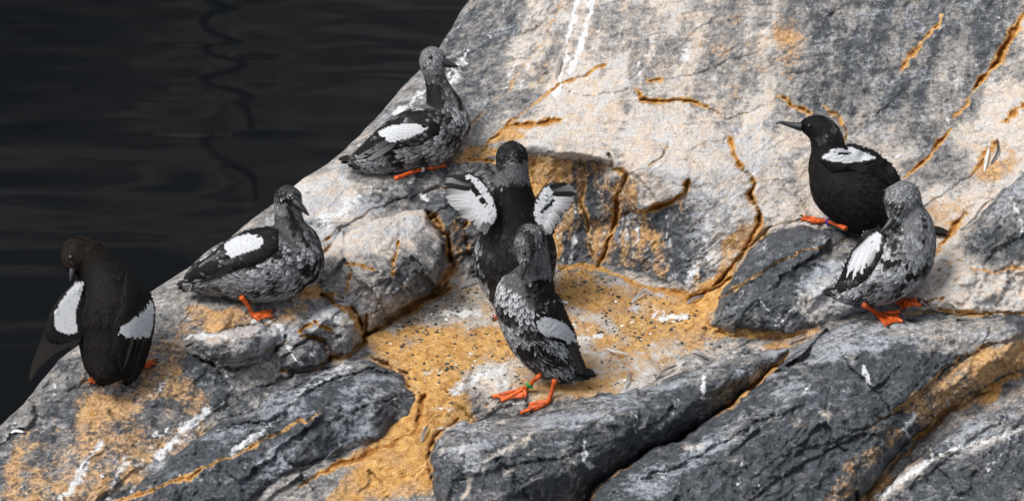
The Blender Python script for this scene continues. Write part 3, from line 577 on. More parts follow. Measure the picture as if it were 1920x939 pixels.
def build_main():
    rows = np.concatenate([np.arange(-335, -20, 14), np.arange(-20, 960, 2.5), np.arange(960, 1245, 14)])
    s = np.concatenate([[0, .8, 2, 3.5], np.arange(5.5, 2150, 2.6), np.arange(2150, 2750, 14)])
    r = np.interp(rows, [p[1] for p in RIDGE], [p[0] for p in RIDGE]) + 6 * fbm(rows / 40, rows * 0, 5, 3)
    PX = r[:, None] + s[None, :]; PY = np.repeat(rows[:, None], len(s), 1)
    keep = PX < 2290
    PXc = np.minimum(PX, 2290)
    d = bil(DM, PXc, PY)
    V = world(PXc, PY, d)
    nr, nc = PX.shape
    # far side of the ridge, falling away to below the water
    sk = []
    for dx, dy, dz in ((-.004, .012, -.010), (-.012, .035, -.05), (-.03, .08, -.16), (-.08, .2, -.5), (-.18, .45, -1.2), (-.5, .9, -2.4)):
        jit = .012 * fbm(rows / 50, rows * 0 + dz * 9, 3, 3)
        q0 = V[:, 0] + np.array([dx, dy, dz]); q0[:, 1] += jit; sk.append(q0)
    ids = np.arange(nr * nc).reshape(nr, nc)
    a, b, c, e = ids[:-1, :-1], ids[:-1, 1:], ids[1:, 1:], ids[1:, :-1]
    ok = keep[:-1, :-1] & keep[1:, :-1]
    f = np.stack([a[ok], e[ok], c[ok], b[ok]], 1)
    base = nr * nc; sf = []; prev = ids[:, 0]
    for k in range(len(sk)):
        cur = base + k * nr + np.arange(nr)
        sf.append(np.stack([cur[:-1], cur[1:], prev[1:], prev[:-1]], 1)); prev = cur
    f = np.concatenate([f] + sf)
    Vall = np.concatenate([V.reshape(-1, 3)] + sk)
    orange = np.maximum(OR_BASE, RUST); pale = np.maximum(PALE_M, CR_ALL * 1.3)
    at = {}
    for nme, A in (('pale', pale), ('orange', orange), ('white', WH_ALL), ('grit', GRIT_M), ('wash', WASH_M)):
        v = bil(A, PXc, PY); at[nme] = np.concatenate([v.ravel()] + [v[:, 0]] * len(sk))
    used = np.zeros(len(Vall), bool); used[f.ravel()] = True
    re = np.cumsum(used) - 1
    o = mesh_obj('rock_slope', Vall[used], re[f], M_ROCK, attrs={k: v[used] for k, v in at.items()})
    tag(o, kind='structure')
build_main()

def boulder(label, outline, inner, Rpx, Rm, pale, name='boulder', orange=0.0, edge_rust=.0, rk=1.45, tops=(), lines=(), stain=(), wash=.0):
    xs = [p[0] for p in outline]; ys = [p[1] for p in outline]
    s = win(min(xs) - 30, min(ys) - 30, max(xs) + 30, max(ys) + 30)
    Xw, Yw = X[s], Y[s]
    wob = 5.5 * fbm(Xw / 24, Yw / 24, 83 + len(outline), 3) + 9 * (facets(Xw, Yw, 46, 12 + len(outline)) - .3)
    sd = poly_sd([(p[0], p[1]) for p in outline], Xw, Yw) + wob
    D = blur(relief([(p[0], p[1], p[2]) for p in outline] + list(inner), lines, Xw, Yw), 2.2)
    q = np.clip(1 - sd / Rpx, 0, 1)
    D = D - Rm * .55 + Rm * (1 - np.sqrt(np.clip(1 - q * q, 0, 1))) + CARVE[s] + ROUGH[s] * rk
    D = D + np.where(sd < 0, (-sd) * .012 + (sd < -3) * .02, 0)
    keep = sd > -13
    ids = np.full(Xw.shape, -1); ids[keep] = np.arange(keep.sum())
    c4 = keep[:-1, :-1] & keep[:-1, 1:] & keep[1:, 1:] & keep[1:, :-1]
    f = np.stack([ids[:-1, :-1][c4], ids[1:, :-1][c4], ids[1:, 1:][c4], ids[:-1, 1:][c4]], 1)
    V = world(Xw[keep], Yw[keep], D[keep])
    P = blobs(np.full(Xw.shape, pale), Xw, Yw, list(tops))
    P = np.maximum(P, CR_ALL[s] * 1.25)
    O = np.maximum(np.maximum(orange, RUST[s] * .9), edge_rust * np.exp(-(np.clip(sd, 0, None) / 16) ** 2))
    O = np.maximum(O, CR_ALL[s] * .42)
    if stain: O = np.maximum(O, blobs(np.zeros(Xw.shape), Xw, Yw, list(stain)))
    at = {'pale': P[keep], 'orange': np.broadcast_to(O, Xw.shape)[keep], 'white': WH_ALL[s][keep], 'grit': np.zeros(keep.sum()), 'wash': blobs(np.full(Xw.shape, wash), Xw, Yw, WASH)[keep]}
    # bed the far side into the slope so that it has a body from every side
    base = V.mean(0); base[2] = V[:, 2].min()
    o = mesh_obj(name, V, f, M_ROCK, base=base, attrs=at)
    tag(o, label, 'rock', 'boulders bedded into the rocky ledge')
    vis = sd > 0
    DC[s] = np.where(vis, np.minimum(DC[s], D), DC[s])
    return o
boulder('long dark grey boulder below the feet of the white-patched bird preening in the centre',
 [(805,860,4.80),(815,820,4.83),(860,795,4.865),(940,781,4.91),(985,777,4.93),(1040,754,4.97),(1120,737,4.99),(1200,724,5.005),(1330,680,5.06),(1440,650,5.11),(1478,655,5.11),
  (1420,722,5.06),(1350,775,5.01),(1270,822,4.97),(1180,872,4.93),(1120,915,4.90),(1085,960,4.87),(1085,1040,4.83),(820,1040,4.70),(812,900,4.76)],
 [(900,850,4.785),(1000,825,4.83),(1100,795,4.88),(1200,765,4.93),(1350,705,5.02),(950,930,4.715),(1050,880,4.80),(1150,840,4.88),(1250,790,4.93),(1380,700,5.03),(900,1000,4.68)], 42, .055, .17,
 tops=[(1000,790,200,30,-12,.36,.8),(1380,680,120,22,-22,.40,.8),(870,850,60,60,0,.34,.6)])
boulder('largest dark grey boulder, under the orange feet of the grey bird on the right',
 [(1092,1040,4.76),(1098,960,4.79),(1120,912,4.82),(1180,870,4.855),(1270,822,4.90),(1350,772,4.945),(1420,718,4.99),(1480,668,5.035),(1540,622,5.06),(1580,602,5.075),(1640,593,5.075),
  (1720,589,5.075),(1800,588,5.06),(1920,584,5.05),(2120,575,5.02),(2120,640,5.0),(1920,700,5.0),(1850,722,4.975),(1780,760,4.945),(1700,832,4.885),(1640,900,4.84),(1600,955,4.80),(1560,1040,4.74)],
 [(1650,615,5.03),(1750,640,4.985),(1900,635,4.975),(1600,665,4.97),(1720,690,4.945),(1500,750,4.91),(1650,770,4.90),(1400,830,4.84),(1550,860,4.835),(1300,915,4.775),(1450,950,4.765),(1200,960,4.745),(1850,680,4.96),(1600,720,4.925)], 46, .05, .15,
 edge_rust=.25, stain=[(1870,680,120,40,-22,.66,1),(1760,745,80,40,-35,.55,1),(1600,890,70,30,-45,.47,1),(1660,835,50,24,-40,.50,1),(1780,640,60,24,0,.38,.8),(1310,838,40,10,0,.5,.8),(1500,790,30,10,0,.45,.8)], tops=[(1600,640,120,40,-22,.34,.8),(1820,625,180,34,0,.52,.9),(1400,800,120,30,-35,.30,.6),(1850,690,110,26,-20,.45,.7)])
boulder('dark grey boulder crossed by a pale seam in the lower right corner',
 [(1598,1040,4.74),(1640,935,4.81),(1700,868,4.86),(1760,815,4.90),(1840,772,4.94),(1920,735,4.97),(2120,665,5.02),(2120,1040,4.70)],
 [(1850,850,4.86),(1920,939,4.78),(1750,930,4.79),(1980,800,4.91),(1800,860,4.85)], 34, .04, .20, edge_rust=.35, tops=[(1860,790,90,26,-25,.42,.8)])
boulder('sloping dark grey slab under the black bird with a purple leg band',
 [(1322,614,5.15),(1345,560,5.19),(1375,510,5.215),(1405,465,5.225),(1440,433,5.23),(1500,418,5.225),(1560,425,5.215),(1620,440,5.20),(1660,520,5.13),(1640,585,5.09),(1570,605,5.105),(1500,622,5.12),(1430,628,5.13),(1370,624,5.14)],
 [(1420,540,5.145),(1500,470,5.165),(1560,540,5.10),(1400,600,5.125),(1450,460,5.19),(1480,560,5.115)], 30, .03, .17,
 tops=[(1560,560,80,40,-25,.60,.9),(1600,480,60,40,0,.45,.7),(1345,600,20,30,30,.45,.6)], edge_rust=.2)
boulder('pale block with a grey upper face at the right edge behind the grey bird',
 [(1688,578,5.09),(1720,520,5.14),(1780,450,5.175),(1840,395,5.175),(1890,345,5.17),(1935,305,5.165),(2120,250,5.15),(2120,600,5.03),(1920,594,5.06),(1800,596,5.065)],
 [(1850,450,5.125),(1900,520,5.085),(1780,540,5.09),(1920,400,5.115),(1820,500,5.105),(2000,450,5.09)], 26, .025, .80, edge_rust=.25,
 tops=[(1900,420,100,80,-38,.30,1),(1960,330,120,60,-30,.30,1),(1880,560,60,24,0,.6,.6)])
boulder('dark layered boulder with a white streak left of the orange sandy patch',
 [(392,792,4.87),(410,766,4.895),(470,727,4.94),(550,697,4.99),(640,681,5.035),(690,675,5.05),(730,690,5.04),(757,702,5.03),(762,722,5.01),(793,740,4.995),(786,765,4.97),(780,793,4.94),(737,802,4.915),(722,822,4.89),(640,852,4.85),
  (560,890,4.81),(480,935,4.765),(420,1040,4.70),(90,1040,4.63),(170,955,4.70),(260,895,4.77),(330,842,4.82)],
 [(550,755,4.885),(650,735,4.93),(700,755,4.915),(600,815,4.83),(450,835,4.805),(350,905,4.74),(720,715,4.985),(520,860,4.80),(250,980,4.67)], 26, .035, .15, edge_rust=.15,
 tops=[(520,735,130,18,-28,.34,.8),(720,740,50,30,0,.30,.6),(640,690,60,12,0,.42,.8)])
boulder('pale topped block with a deep vertical crack beside the wing-flapping bird',
 [(606,480,5.17),(640,436,5.23),(700,409,5.275),(770,393,5.305),(800,396,5.305),(808,420,5.30),(835,455,5.275),(840,490,5.26),(812,540,5.235),(760,572,5.19),(720,600,5.16),(692,622,5.14),(672,610,5.135),(660,580,5.13),(620,562,5.125),(600,548,5.14),(596,510,5.155)],
 [(700,450,5.21),(780,440,5.25),(800,500,5.205),(720,500,5.155),(650,500,5.145),(700,570,5.125),(760,540,5.165),(660,470,5.185),(820,470,5.245)], 20, .022, .50,
 tops=[(710,432,112,44,-18,.86,1),(780,520,60,60,-30,.26,.9),(640,520,40,40,0,.5,.6)], edge_rust=.3, lines=[[(650,500),(720,500),(780,440),(800,396)]])
boulder('low grey stone capped with white droppings below the mottled bird on the left',
 [(336,641,5.005),(360,622,5.03),(430,606,5.05),(500,602,5.06),(528,612,5.05),(533,630,5.035),(515,648,5.015),(490,672,4.995),(440,683,4.98),(390,676,4.975),(355,656,4.985)],
 [(430,632,4.975),(480,628,4.985),(390,642,4.965),(460,664,4.945),(400,662,4.945)], 14, .026, .40, tops=[(440,625,100,14,-8,.75,.9),(440,662,60,14,0,.30,.7)], wash=.12, edge_rust=.35)
boulder('small dark stone with a white dribble beside the low grey stone',
 [(522,690,5.01),(545,652,5.035),(580,633,5.055),(606,640,5.05),(617,668,5.035),(595,688,5.02),(555,695,5.01)], [(575,655,5.005),(560,672,4.985)], 12, .022, .26, edge_rust=.35)
boulder('rounded grey stone wedged between the small dark stone and the sandy patch',
 [(560,602,5.085),(600,572,5.11),(655,560,5.125),(680,590,5.12),(679,640,5.095),(652,662,5.075),(625,672,5.06),(610,640,5.06),(572,630,5.065)], [(630,596,5.065),(652,622,5.045),(600,605,5.06)], 13, .026, .42,
 tops=[(635,588,46,24,0,.72,.9)], wash=.14, edge_rust=.35)

# ------------------------------------------------------------------ water, an added unseen wall to darken its reflections, and the mirrored pole
WZ = -0.75
ZIG = [(395,-40),(400,-5),(415,14),(382,42),(388,55),(432,78),(382,91),(395,100),(443,119),(388,152),(438,180),(421,194),(471,222),(512,243),(476,241.5),(388,260),(382,271),(410,305),(460,338),(498,360),(520,390)]
def build_water():
    xs = np.concatenate([np.linspace(-9, -1.92, 170), np.linspace(-1.9, .35, 230), np.linspace(.37, 6, 130)]); ys = np.concatenate([np.linspace(-3, .44, 120), np.linspace(.45, 4.7, 560), np.linspace(4.72, 9.4, 160)])
    GXw, GYw = np.meshgrid(xs, ys)
    # photo row in which each y of the water shows
    pit = np.arctan2(CAM[2] - WZ, ys - CAM[1])
    row = 469.5 + F * np.tan(pit - PITCH)
    dist = np.hypot(CAM[2] - WZ, ys - CAM[1])
    zr = np.array(sorted(ZIG, key=lambda p: p[1]))
    tx = np.interp(row, zr[:, 1], zr[:, 0])
    k = np.exp(-.5 * (np.arange(-4, 5) / 1.3) ** 2); k /= k.sum()
    tx = np.convolve(np.pad(tx, 4, mode='edge'), k, 'valid')
    px0 = 418.0
    DP = np.hypot(CAM[2] - WZ, POLE_Y - CAM[1])
    path = np.maximum(POLE_Y - ys, 1.0) / np.cos(pit)
    shift = (px0 - tx) / F * (dist + path)                   # metres at the pole
    slope = -2.3 * shift / (2 * np.sin(pit) * path)
    xc = (px0 - 960) / F * dist * 1.0
    dx = GXw - xc[:, None]
    fade = np.exp(-(dx / .13) ** 2)
    h = slope[:, None] * dx * fade
    h += .0026 * fbm(GXw * 1.5, GYw * 4.0, 3, 3) * (1 - .4 * fade) + .0016 * fbm(GXw * 2.2, GYw * 6.5, 8, 2) * (1 - .7 * fade)
    h = h * sstep(-3, -2, GYw) * sstep(9.4, 8.4, GYw) * sstep(-9, -7.5, GXw) * sstep(6, 4.8, GXw)
    V = np.stack([GXw, GYw, WZ + h], -1).reshape(-1, 3)
    ids = np.arange(len(V)).reshape(GXw.shape)
    f = np.stack([ids[:-1, :-1].ravel(), ids[:-1, 1:].ravel(), ids[1:, 1:].ravel(), ids[1:, :-1].ravel()], 1)
    # the still sheet round it
    b = len(V); x0, x1, y0, y1, B = xs[0], xs[-1], ys[0], ys[-1], 300.0
    ring = [(-B, -B), (B, -B), (B, B), (-B, B), (x0, y0), (x1, y0), (x1, y1), (x0, y1)]
    V = np.concatenate([V, [(x, y, WZ) for x, y in ring]])
    f = np.concatenate([f, b + np.array([(0, 1, 5, 4), (1, 2, 6, 5), (2, 3, 7, 6), (3, 0, 4, 7)])])
    tag(mesh_obj('water', V, f, M_WATER), kind='structure')
POLE_Y = 9.2
build_water()
def build_added_wall():  # out-of-view wall, added so the water mirrors something darker than sky
    xs = np.linspace(-14, 10, 97); zs = np.linspace(WZ - .5, WZ + 8.5, 37)
    A, B = np.meshgrid(xs, zs)
    D = 10.0 + .5 * fbm(A / 2.2, B / 1.2, 13, 4) + .05 * (B - WZ)
    V = np.stack([A, D, B], -1).reshape(-1, 3)
    ids = np.arange(len(V)).reshape(A.shape)
    f = np.stack([ids[:-1, :-1].ravel(), ids[:-1, 1:].ravel(), ids[1:, 1:].ravel(), ids[1:, :-1].ravel()], 1)
    V2 = V + np.array([0, 1.2, 0]); n = len(V)
    bd = np.concatenate([ids[0], ids[1:, -1], ids[-1, -2::-1], ids[-2:0:-1, 0]])
    sk = np.stack([bd, np.roll(bd, -1), np.roll(bd, -1) + n, bd + n], 1)
    tag(mesh_obj('added_wall', np.concatenate([V, V2]), np.concatenate([f, f[:, ::-1] + n, sk]), M_ADDED_WALL), kind='structure')
build_added_wall()
def tube(path, rad, n=10, cap=True):
    """tube along 3-D points, one radius per point"""
    P = np.array(path, float); T = np.gradient(P, axis=0); T /= np.linalg.norm(T, axis=1)[:, None] + 1e-12
    ref = np.array([0, 0, 1.0]) if abs(T[0][2]) < .9 else np.array([1.0, 0, 0])
    vs = []
    for p, t, r in zip(P, T, rad):
        a = np.cross(ref, t); a /= np.linalg.norm(a) + 1e-12; b = np.cross(t, a); ref = b if abs(np.dot(b, t)) < .5 else ref
        ref = np.cross(a, t) * -1
        an = np.linspace(0, 2 * np.pi, n, endpoint=False)
        vs.append(p + r * (np.cos(an)[:, None] * a + np.sin(an)[:, None] * b))
        ref = b
    V = np.concatenate(vs); f = []
    for i in range(len(P) - 1):
        for j in range(n):
            f.append([i * n + j, i * n + (j + 1) % n, (i + 1) * n + (j + 1) % n, (i + 1) * n + j])
    if cap: f += [list(range(n))[::-1], list(range((len(P) - 1) * n, len(P) * n))]
    return V, f
pz = (418 - 960) / F
pd = math.cos(0) * 14.3
V, f = tube([(pz * 14.45, POLE_Y, WZ - .5), (pz * 14.45, POLE_Y, WZ + 1.5), (pz * 14.45, POLE_Y, WZ + 2.95)], [.056, .056, .05], 12)
o = mesh_obj('pole', V, f, M_POLE, base=np.array([pz * 14.45, POLE_Y, WZ]))
tag(o, 'thin dark pole whose wavering reflection runs down the dark water at the upper left', 'pole')

#@BIRDS
# ------------------------------------------------------------------ birds
RG = np.random.default_rng(11)
def crom(P, n=8):
    P = np.array(P, float); Q = np.concatenate([[2 * P[0] - P[1]], P, [2 * P[-1] - P[-2]]]); out = []
    for i in range(1, len(Q) - 2):
        for t in np.linspace(0, 1, n, endpoint=False):
            a, b, c, d = Q[i - 1], Q[i], Q[i + 1], Q[i + 2]
            out.append(.5 * (2 * b + (c - a) * t + (2 * a - 5 * b + 4 * c - d) * t * t + (3 * b - a - 3 * c + d) * t ** 3))
    out.append(P[-1])
    return np.array(out)
def loft(chain, d0, n=20, k=8):
    """closed surface through stations (x, y, depth offset, half width px, roundness); returns verts, faces, axis, tangents, radii"""
    C = crom([tuple(c) + ((1.0,) if len(c) == 4 else ()) for c in chain], k)
    d = d0 + C[:, 2]; P = world(C[:, 0], C[:, 1], d); r = np.maximum(C[:, 3], .5) * d / F
    T = np.gradient(P, axis=0); T /= np.linalg.norm(T, axis=1)[:, None] + 1e-12
    wv = None; V = []; an = np.linspace(0, 2 * np.pi, n, endpoint=False)
    for p, t, rr, asp in zip(P, T, r, C[:, 4]):
        a = np.cross(t, FWD)
        if np.linalg.norm(a) < .25 and wv is not None: a = wv - t * np.dot(wv, t)
        a /= np.linalg.norm(a); wv = a; b = np.cross(a, t)
        V.append(p + rr * (np.cos(an)[:, None] * a + asp * np.sin(an)[:, None] * b))
    m = len(P); V = np.concatenate(V + [[P[0] - T[0] * r[0] * .45], [P[-1] + T[-1] * r[-1] * .45]]); f = []
    for i in range(m - 1):
        for j in range(n): f.append([i * n + j, i * n + (j + 1) % n, (i + 1) * n + (j + 1) % n, (i + 1) * n + j])
    for j in range(n):
        f.append([m * n, (j + 1) % n, j]); f.append([m * n + 1, (m - 1) * n + j, (m - 1) * n + (j + 1) % n])
    return V, f, P, T, r
def fuse(parts, voxel, it):
    """weld overlapping closed shapes into one continuous skin"""
    V = []; Fc = []; n = 0
    for v, f in parts:
        V.append(v); Fc += [[i + n for i in q] for q in f]; n += len(v)
    me = bpy.data.meshes.new('tmp'); me.from_pydata(np.concatenate(V).tolist(), [], Fc)
    o = bpy.data.objects.new('tmp', me); COL.objects.link(o)
    m = o.modifiers.new('r', 'REMESH'); m.mode = 'VOXEL'; m.voxel_size = voxel
    s = o.modifiers.new('s', 'SMOOTH'); s.factor = .5; s.iterations = it
    dg = bpy.context.evaluated_depsgraph_get(); dg.update(); e = o.evaluated_get(dg); em = e.to_mesh()
    v = np.empty(len(em.vertices) * 3, np.float32); em.vertices.foreach_get('co', v)
    f = [list(p.vertices) for p in em.polygons]; e.to_mesh_clear()
    bpy.data.objects.remove(o); bpy.data.meshes.remove(me)
    return v.reshape(-1, 3).astype(float), f
def to_px(P):
    q = P - CAM; d = q @ FWD
    return 960 + F * (q @ RT) / d, 469.5 - F * (q @ UP) / d, d
def inside(poly, x, y):
    return poly_sd(poly, np.atleast_2d(x), np.atleast_2d(y))[0]
def palette(name, n, clump):
    """root and tip colour of each feather"""
    U = RG.random(n)[:, None]; V = RG.random(n)[:, None]; k = clump[:, None]
    one = np.ones((n, 3)); cool = np.array([.97, 1.0, 1.04])
    dark0, dark1 = one * [.006, .0057, .006], one * [.016, .015, .015]
    if name == 'black': return one * [.004, .0037, .0038], one * [.010, .009, .009] * (.5 + 1.0 * U)
    if name == 'brown': return one * [.0040, .0035, .0033], one * [.0105, .0086, .0077] * (.5 + 1.0 * U)
    if name == 'brownhead': return one * [.008, .0053, .004], one * [.024, .0155, .011] * (.6 + .8 * U)
    if name == 'white': return one * .40 * cool, one * .62 * cool * (.82 + .22 * U)
    if name == 'greywhite': return one * .40 * cool, one * .62 * cool * (.80 + .25 * U)
    thr, p1, p0 = {'mottle': (.45, .52, .07), 'light': (.34, .50, .15), 'lightbelly': (.28, .42, .16), 'dark': (.76, .30, .04), 'scaled': (.32, .56, .03), 'barred': (.74, .07, .004),
                   'grey': (.22, .33, .11), 'greylight': (.22, .32, .12), 'greydark': (.50, .15, .02), 'headspeck': (.12, .27, .06), 'neck': (.48, .24, .04), 'blackspot': (.85, .30, .02)}[name]
    m = sstep(thr - .17, thr + .17, np.clip(.68 * (k * .5 + .5) + .32 * U, 0, 1))
    c0 = dark0 * (1 - m) + m * p0 * cool * (.6 + .8 * V); c1 = dark1 * (.7 + 1.2 * V) * (1 - m) + m * p1 * cool * (.5 + .8 * V)
    return c0, c1
TPL = np.array([(0, 0, 0), (.28, -.36, .0), (.28, 0, .04), (.28, .36, 0), (.66, -.44, .0), (.66, 0, .05), (.66, .44, .0), (.90, -.24, .0), (1.0, 0, .01), (.90, .24, .0)])
TPF = np.array([(0, 1, 2), (0, 2, 3), (1, 4, 5), (1, 5, 2), (2, 5, 6), (2, 6, 3), (4, 7, 5), (7, 8, 5), (5, 8, 9), (5, 9, 6)])
TPC = np.array([0, .08, 0, .08, .85, .22, .85, 1, .8, 1])
def feather_coat(name, parent, base, P, N, D, L, W, c0, c1, lift=.10, stuff=True, jit=.14):
    """many small overlapping feathers: root points, skin normals, lie direction"""
    n = len(P)
    D = D - N * (D * N).sum(1)[:, None]; D /= np.linalg.norm(D, axis=1)[:, None] + 1e-9
    D = D + np.broadcast_to(jit, n)[:, None] * RG.normal(size=(n, 1)) * np.cross(N, D); D /= np.linalg.norm(D, axis=1)[:, None]
    S = np.cross(N, D); L = L[:, None, None]; W = W[:, None, None]
    u, v, z = TPL[:, 0][None, :, None], TPL[:, 1][None, :, None], TPL[:, 2][None, :, None]
    lf = (lift * (.5 + RG.random(n)))[:, None, None]
    V = P[:, None] + D[:, None] * u * L + S[:, None] * v * W + N[:, None] * (z * W + u * L * lf * (1 - .75 * u) - .0004)
    C = c0[:, None] * (1 - TPC[None, :, None]) + c1[:, None] * TPC[None, :, None]
    f = (np.arange(n)[:, None, None] * len(TPL) + TPF[None]).reshape(-1, 3)
    o = mesh_obj(name, V.reshape(-1, 3), f, M_FEATH, parent, base, True, None, C.reshape(-1, 3))
    if stuff: o['kind'] = 'stuff'
    return o
def spread(P, N, r):
    """thin the samples so that feather roots keep their distance (r per sample): even rows of tips"""
    c = float(r.max()); H = {}; keep = np.zeros(len(P), bool); K = np.floor(P / c).astype(int)
    for i in range(len(P)):
        kx, ky, kz = K[i]; p = P[i]; ok = True; r2 = r[i] ** 2
        for a in (-1, 0, 1):
            for b in (-1, 0, 1):
                for e in (-1, 0, 1):
                    for j in H.get((kx + a, ky + b, kz + e), ()):
                        q = P[j]
                        if (q[0] - p[0]) ** 2 + (q[1] - p[1]) ** 2 + (q[2] - p[2]) ** 2 < r2: ok = False; break
                    if not ok: break
                if not ok: break
            if not ok: break
        if ok: keep[i] = True; H.setdefault((kx, ky, kz), []).append(i)
    return keep
def tri_sample(V, Ft, n):
    a, b, c = V[Ft[:, 0]], V[Ft[:, 1]], V[Ft[:, 2]]
    N = np.cross(b - a, c - a); A = np.linalg.norm(N, axis=1); N /= A[:, None] + 1e-12
    i = RG.choice(len(Ft), n, p=A / A.sum()); r1 = np.sqrt(RG.random(n))[:, None]; r2 = RG.random(n)[:, None]
    return a[i] * (1 - r1) + b[i] * r1 * (1 - r2) + c[i] * r1 * r2, N[i], A.sum() / 2
def tris(f): return np.array([t for q in f for t in ([(q[0], q[i], q[i + 1]) for i in range(1, len(q) - 1)])])
def blade(name, parent, base, path, wid, nrm, c0, c1, mat=None, thick=.0007, tipc=None):
    """one long feather: closed thin vane with a raised shaft"""
    P = crom(path, 5); m = len(P); t = np.linspace(0, 1, m); T = np.gradient(P, axis=0); T /= np.linalg.norm(T, axis=1)[:, None]
    S = np.cross(T, nrm); S /= np.linalg.norm(S, axis=1)[:, None]; Nn = np.cross(S, T)
    wv = wid * np.sqrt(np.clip(np.minimum(t * 5 + .18, (1 - t) * 4 + .04), 0, 1))[:, None]
    V = np.stack([P - S * wv, P + Nn * thick * 1.6, P + S * wv * .8, P - Nn * thick * 2], 1).reshape(-1, 3)
    f = [[i * 4 + j, i * 4 + (j + 1) % 4, i * 4 + 4 + (j + 1) % 4, i * 4 + 4 + j] for i in range(m - 1) for j in range(4)] + [[3, 2, 1, 0], [m * 4 - 4, m * 4 - 3, m * 4 - 2, m * 4 - 1]]
    C = np.array(c0)[None] * (1 - t[:, None]) + np.array(c1)[None] * t[:, None]
    C = np.repeat(C, 4, 0).reshape(m, 4, 3); C[:, 1] *= .75
    return mesh_obj(name, V, f, mat or M_FEATH, parent, base, False, None, C.reshape(-1, 3))
def spx(p, d): return world(p[0], p[1], d)

def plate(outline, dfun, bulge, soft, back):
    """wing: the outline filled with a rounded sheet lying on dfun, closed behind"""
    xs = [p[0] for p in outline]; ys = [p[1] for p in outline]; st = 2.5
    Xw, Yw = np.meshgrid(np.arange(min(xs) - 8, max(xs) + 9, st), np.arange(min(ys) - 8, max(ys) + 9, st))
    sd = poly_sd(outline, Xw, Yw) + 1.2 * fbm(Xw / 7, Yw / 7, 5, 2); D = dfun(Xw, Yw)
    q = np.clip(1 - (sd + 2) / soft, 0, 1)
    Fr = D - bulge * np.sqrt(np.clip(1 - q * q, 0, 1)); Bk = np.maximum(Fr + .001, D + back * np.sqrt(np.clip(1 - q * q, 0, 1)))
    keep = sd > -2
    ids = np.full(Xw.shape, -1); ids[keep] = np.arange(keep.sum()); n = keep.sum()
    c4 = keep[:-1, :-1] & keep[:-1, 1:] & keep[1:, 1:] & keep[1:, :-1]
    f = np.stack([ids[:-1, :-1][c4], ids[1:, :-1][c4], ids[1:, 1:][c4], ids[:-1, 1:][c4]], 1)
    Vf = world(Xw[keep], Yw[keep], Fr[keep]); Vb = world(Xw[keep], Yw[keep], Bk[keep])
    e = np.concatenate([f[:, [i, (i + 1) % 4]] for i in range(4)]); key = {(a, b) for a, b in e.tolist()}
    rim = [(a, b, b + n, a + n) for a, b in key if (b, a) not in key]
    F4 = np.concatenate([f, f[:, ::-1] + n, np.array([(b, a, c, d) for a, b, d, c in [(q[0], q[1], q[3], q[2]) for q in rim]])[:, [0, 1, 3, 2]]])
    return np.concatenate([Vf, Vb]), F4, f
def fill_nan(A):
    A = A.copy(); k = 0
    while np.isnan(A).any() and k < 400:
        k += 1
        for ax, sh in ((0, 1), (0, -1), (1, 1), (1, -1)):
            r = np.roll(A, sh, ax)
            if ax == 0: r[0 if sh == 1 else -1] = np.nan
            else: r[:, 0 if sh == 1 else -1] = np.nan
            m = np.isnan(A) & ~np.isnan(r); A[m] = r[m]
    return A
def foot(root, base, ankle, toes, lift=0.0, size=1.0, skin=None):
    """webbed foot lying on the rock: three toes joined by webs, a claw on each"""
    H = spx(ankle, float(bil(DC, *ankle)) - .005 - lift); pts = []
    for t in toes:
        d = min(float(bil(DC, t[0] + a, t[1] + b)) for a in (-3, 0, 3) for b in (-3, 0, 3)) - .0035 - lift * .5
        mid = ((ankle[0] * .45 + t[0] * .55), (ankle[1] * .45 + t[1] * .55)); dm = min(float(bil(DC, *mid)), (float(bil(DC, *ankle)) + float(bil(DC, *t))) / 2) - .006 - lift * .7
        pts.append((H, spx(mid, dm), spx(t, d)))
    parts = [tube(crom(p, 5), np.interp(np.linspace(0, 1, 11), [0, .25, .5, .6, .9, 1], np.array([.0040, .0032, .0034, .0030, .0030, .0018]) * size), 8) for p in pts]
    nz = np.array([0, -.42, .9])
    for a, b in zip(pts[:-1], pts[1:]):
        ca, cb = crom(a, 5), crom(b, 5); G = []
        for i in range(11):
            t = i / 10
            for s in np.linspace(0, 1, 5):
                sag = 1 - .16 * (4 * s * (1 - s)) * t ** 2
                j = t * sag * 10; j0 = int(min(j, 9)); fr = j - j0
                pa = ca[j0] * (1 - fr) + ca[j0 + 1] * fr; pb = cb[j0] * (1 - fr) + cb[j0 + 1] * fr
                G.append(pa * (1 - s) + pb * s)
        G = np.array(G); ids = np.arange(55).reshape(11, 5)
        q = [[ids[i, j], ids[i, j + 1], ids[i + 1, j + 1], ids[i + 1, j]] for i in range(10) for j in range(4)]
        rim = list(ids[0]) + list(ids[1:, 4]) + list(ids[10, -2::-1]) + list(ids[9:0:-1, 0])
        ff = q + [[k + 55 for k in x[::-1]] for x in q] + [[rim[k], rim[k - 1], rim[k - 1] + 55, rim[k] + 55] for k in range(len(rim))]
        parts.append((np.concatenate([G + nz * .0008, G - nz * .0012]), ff))
    V = []; f = []; n = 0
    for v, q in parts: V.append(v); f += [[i + n for i in x] for x in q]; n += len(v)
    fo = mesh_obj('foot', np.concatenate(V), f, skin or M_FOOT, root, base)
    for p in pts:
        d = p[2] - p[1]; d /= np.linalg.norm(d); dn = np.array([0, 0, -1.0])
        v, q = tube([p[2] - d * .002, p[2] + d * .0025 + nz * .0008, p[2] + d * .0062 + dn * .0012], [.0021 * size, .0017 * size, .0004], 7)
        mesh_obj('claw', v, q, M_CLAW, fo, base)
    return H
